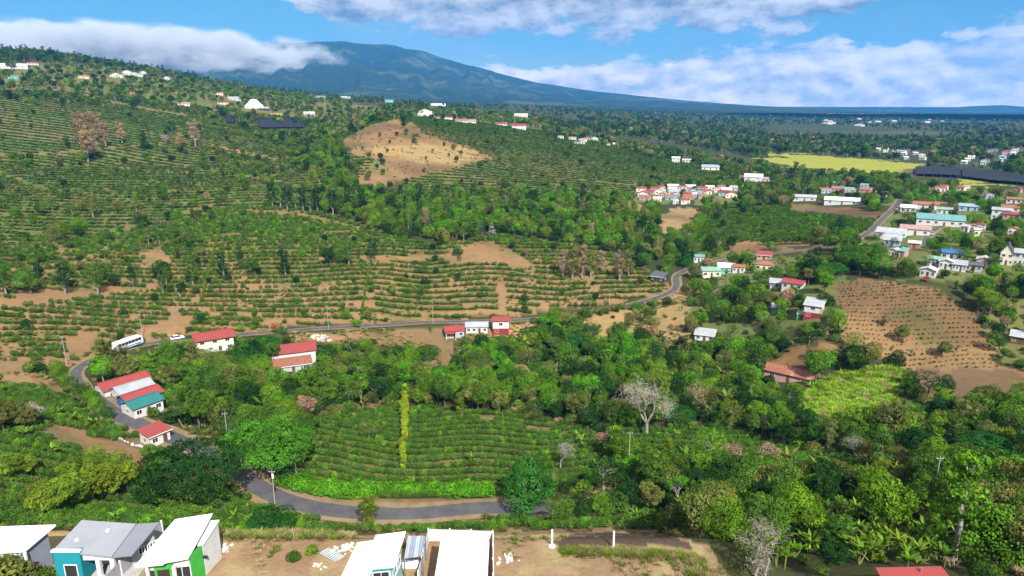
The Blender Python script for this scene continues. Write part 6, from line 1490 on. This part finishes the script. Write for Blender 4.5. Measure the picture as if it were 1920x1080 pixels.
for i in sorted(single):
    p = PLANTS[i]; nm, cat = NAMES[p['kind']]; tm, cm = PROTO[p['kind']][p['var']]
    o = empty(nm, (p['x'], p['y'], p['z']), p['yaw'], (p['s'], p['s'], p['s'] * p['sz']))
    t = tint_of(p, tr_); pn = dry_part.get(p['kind'], ('trunk', 'crown'))
    size = 'small ' if p['s'] < (.6 if p['kind'] != 'coffee' else .85) else 'large ' if p['s'] > (.9 if p['kind'] != 'coffee' else 1.05) else 'medium '
    lb = p['label'] or (size + LOOK[p['tint']] + ' ' + FORM[p['kind']] + ' ' + place(p['px'], p['py'], p['d']))
    tag(o, lb, cat, nm.replace('_', ' ') + ' group ' + place(p['px'], p['py'], p['d']) if not p['label'] else 'all like the ' + lb)
    obj(pn[0], tm, o); c = obj(pn[1], cm, o); c['tint'] = [float(v) for v in t]; c.color = (*[float(v) for v in t], 1)
def gn_scatter(name, idx):
    """one object that sets the prototype plants on its points"""
    kinds = sorted({(PLANTS[i]['kind'], PLANTS[i]['var']) for i in idx}); pos = {k: n for n, k in enumerate(kinds)}
    coll = bpy.data.collections.new(name + '_source')
    for n, (k, v) in enumerate(kinds):
        tm, cm = PROTO[k][v]; bm = bmesh.new()
        me = cm.copy()
        if tm is not None:
            nv0 = len(cm.vertices); nf0 = len(cm.polygons); tv = np.empty(len(tm.vertices) * 3, np.float32); tm.vertices.foreach_get('co', tv); cv = np.empty(nv0 * 3, np.float32); cm.vertices.foreach_get('co', cv)
            lv = np.ones((nv0, 4), np.float32); cm.color_attributes['leafvar'].data.foreach_get('color', lv_ := np.empty(nv0 * 4, np.float32)); lv = lv_.reshape(-1, 4)
            fc = [tuple(q.vertices) for q in cm.polygons] + [tuple(x + nv0 for x in q.vertices) for q in tm.polygons]
            me = bpy.data.meshes.new(f'{name}_{n:02d}'); me.from_pydata(np.concatenate([cv.reshape(-1, 3), tv.reshape(-1, 3)]).tolist(), [], fc); me.update()
            me.materials.append(M_LEAF); me.materials.append(tm.materials[0]); me.polygons.foreach_set('material_index', np.r_[np.zeros(nf0, np.int32), np.ones(len(fc) - nf0, np.int32)])
            a = me.color_attributes.new('leafvar', 'FLOAT_COLOR', 'POINT'); a.data.foreach_set('color', np.concatenate([lv, np.ones((len(tm.vertices), 4), np.float32)]).ravel())
        bm.free(); so = bpy.data.objects.new(f'{name}_{n:02d}', me); coll.objects.link(so)
    Ps = np.array([(PLANTS[i]['x'], PLANTS[i]['y'], PLANTS[i]['z']) for i in idx], np.float32)
    me = bpy.data.meshes.new(name); me.vertices.add(len(Ps)); me.vertices.foreach_set('co', Ps.ravel())
    def at(nm, ty, data, key): a = me.attributes.new(nm, ty, 'POINT'); a.data.foreach_set(key, np.asarray(data, np.float32 if ty != 'INT' else np.int32).ravel())
    at('rot', 'FLOAT_VECTOR', [(0, 0, PLANTS[i]['yaw']) for i in idx], 'vector')
    at('scl', 'FLOAT_VECTOR', [(PLANTS[i]['s'], PLANTS[i]['s'], PLANTS[i]['s'] * PLANTS[i]['sz']) for i in idx], 'vector')
    at('idx', 'INT', [pos[(PLANTS[i]['kind'], PLANTS[i]['var'])] for i in idx], 'value')
    at('tint', 'FLOAT_VECTOR', [tint_of(PLANTS[i], tr_) for i in idx], 'vector')
    o = obj(name, me); tag(o, kind='stuff')
    ng = bpy.data.node_groups.new(name, 'GeometryNodeTree'); ng.interface.new_socket('Geometry', in_out='INPUT', socket_type='NodeSocketGeometry'); ng.interface.new_socket('Geometry', in_out='OUTPUT', socket_type='NodeSocketGeometry')
    gi = ng.nodes.new('NodeGroupInput'); go = ng.nodes.new('NodeGroupOutput'); ci = ng.nodes.new('GeometryNodeCollectionInfo'); ci.inputs['Collection'].default_value = coll; ci.inputs['Separate Children'].default_value = True; ci.inputs['Reset Children'].default_value = True
    ip = ng.nodes.new('GeometryNodeInstanceOnPoints'); ip.inputs['Pick Instance'].default_value = True
    def na(nm, ty):
        n = ng.nodes.new('GeometryNodeInputNamedAttribute'); n.data_type = ty; n.inputs['Name'].default_value = nm; return next(s for s in n.outputs if s.enabled and s.name == 'Attribute')
    L = ng.links
    L.new(gi.outputs[0], ip.inputs['Points']); L.new(ci.outputs[0], ip.inputs['Instance']); L.new(na('idx', 'INT'), ip.inputs['Instance Index'])
    er = ng.nodes.new('FunctionNodeEulerToRotation'); L.new(na('rot', 'FLOAT_VECTOR'), er.inputs[0]); L.new(er.outputs[0], ip.inputs['Rotation']); L.new(na('scl', 'FLOAT_VECTOR'), ip.inputs['Scale']); L.new(ip.outputs[0], go.inputs[0])
    md = o.modifiers.new('scatter', 'NODES'); md.node_group = ng
    return o
rest = [i for i in range(len(PLANTS)) if i not in single and PLANTS[i]['d'] < 9000]
def is_in(*k): return [i for i in rest if PLANTS[i]['kind'] in k]
gn_scatter('grass', is_in('tuft')); gn_scatter('coffee_rows', is_in('coffee', 'far_coffee')); gn_scatter('undergrowth', is_in('bush', 'banana', 'column', 'bamboo', 'palm'))
gn_scatter('woodland', [i for i in is_in('round', 'dome', 'umbrella', 'sparse', 'tall', 'cone', 'bare', 'wispy')]); gn_scatter('far_woodland', is_in('far_round', 'far_tall'))
from collections import Counter
print('PLANTS', len(PLANTS), 'single', len(single), Counter(NAMES[PLANTS[i]['kind']][0] for i in single), Counter(PLANTS[i]['kind'] for i in rest))
cloud_volume('cloud_bank', -420, 672, -2, 180, 7300, 2600, .012, 2)
tag(bpy.data.objects['cloud_bank'], kind='stuff')
# ------------------------------------------------------------------ haze: the air of the valley
def haze_box(x0, x1, y0, y1, z0, z1, dens, col):
    bm = bmesh.new(); bmesh.ops.create_cube(bm, size=1)
    me = bpy.data.meshes.new('haze'); bm.to_mesh(me); bm.free()
    o = obj('haze', me, None, ((x0 + x1) / 2, (y0 + y1) / 2, (z0 + z1) / 2), None, (x1 - x0, y1 - y0, z1 - z0))
    m = bpy.data.materials.new('haze'); m.use_nodes = True; t = NT(m.node_tree); t.n.clear()
    v = t.new('ShaderNodeVolumePrincipled'); ou = t.new('ShaderNodeOutputMaterial'); t.l.new(v.outputs[0], ou.inputs['Volume'])
    v.inputs['Density'].default_value = dens; v.inputs['Color'].default_value = (*col, 1); v.inputs['Anisotropy'].default_value = .1
    me.materials.append(m); tag(o, kind='stuff'); o.display_type = 'WIRE'
    return o
haze_box(-12800, 12800, -12800, 12800, float(V[:, 2].min()) - 60, 1150, 7.6e-5, (.055, .38, 1.0))
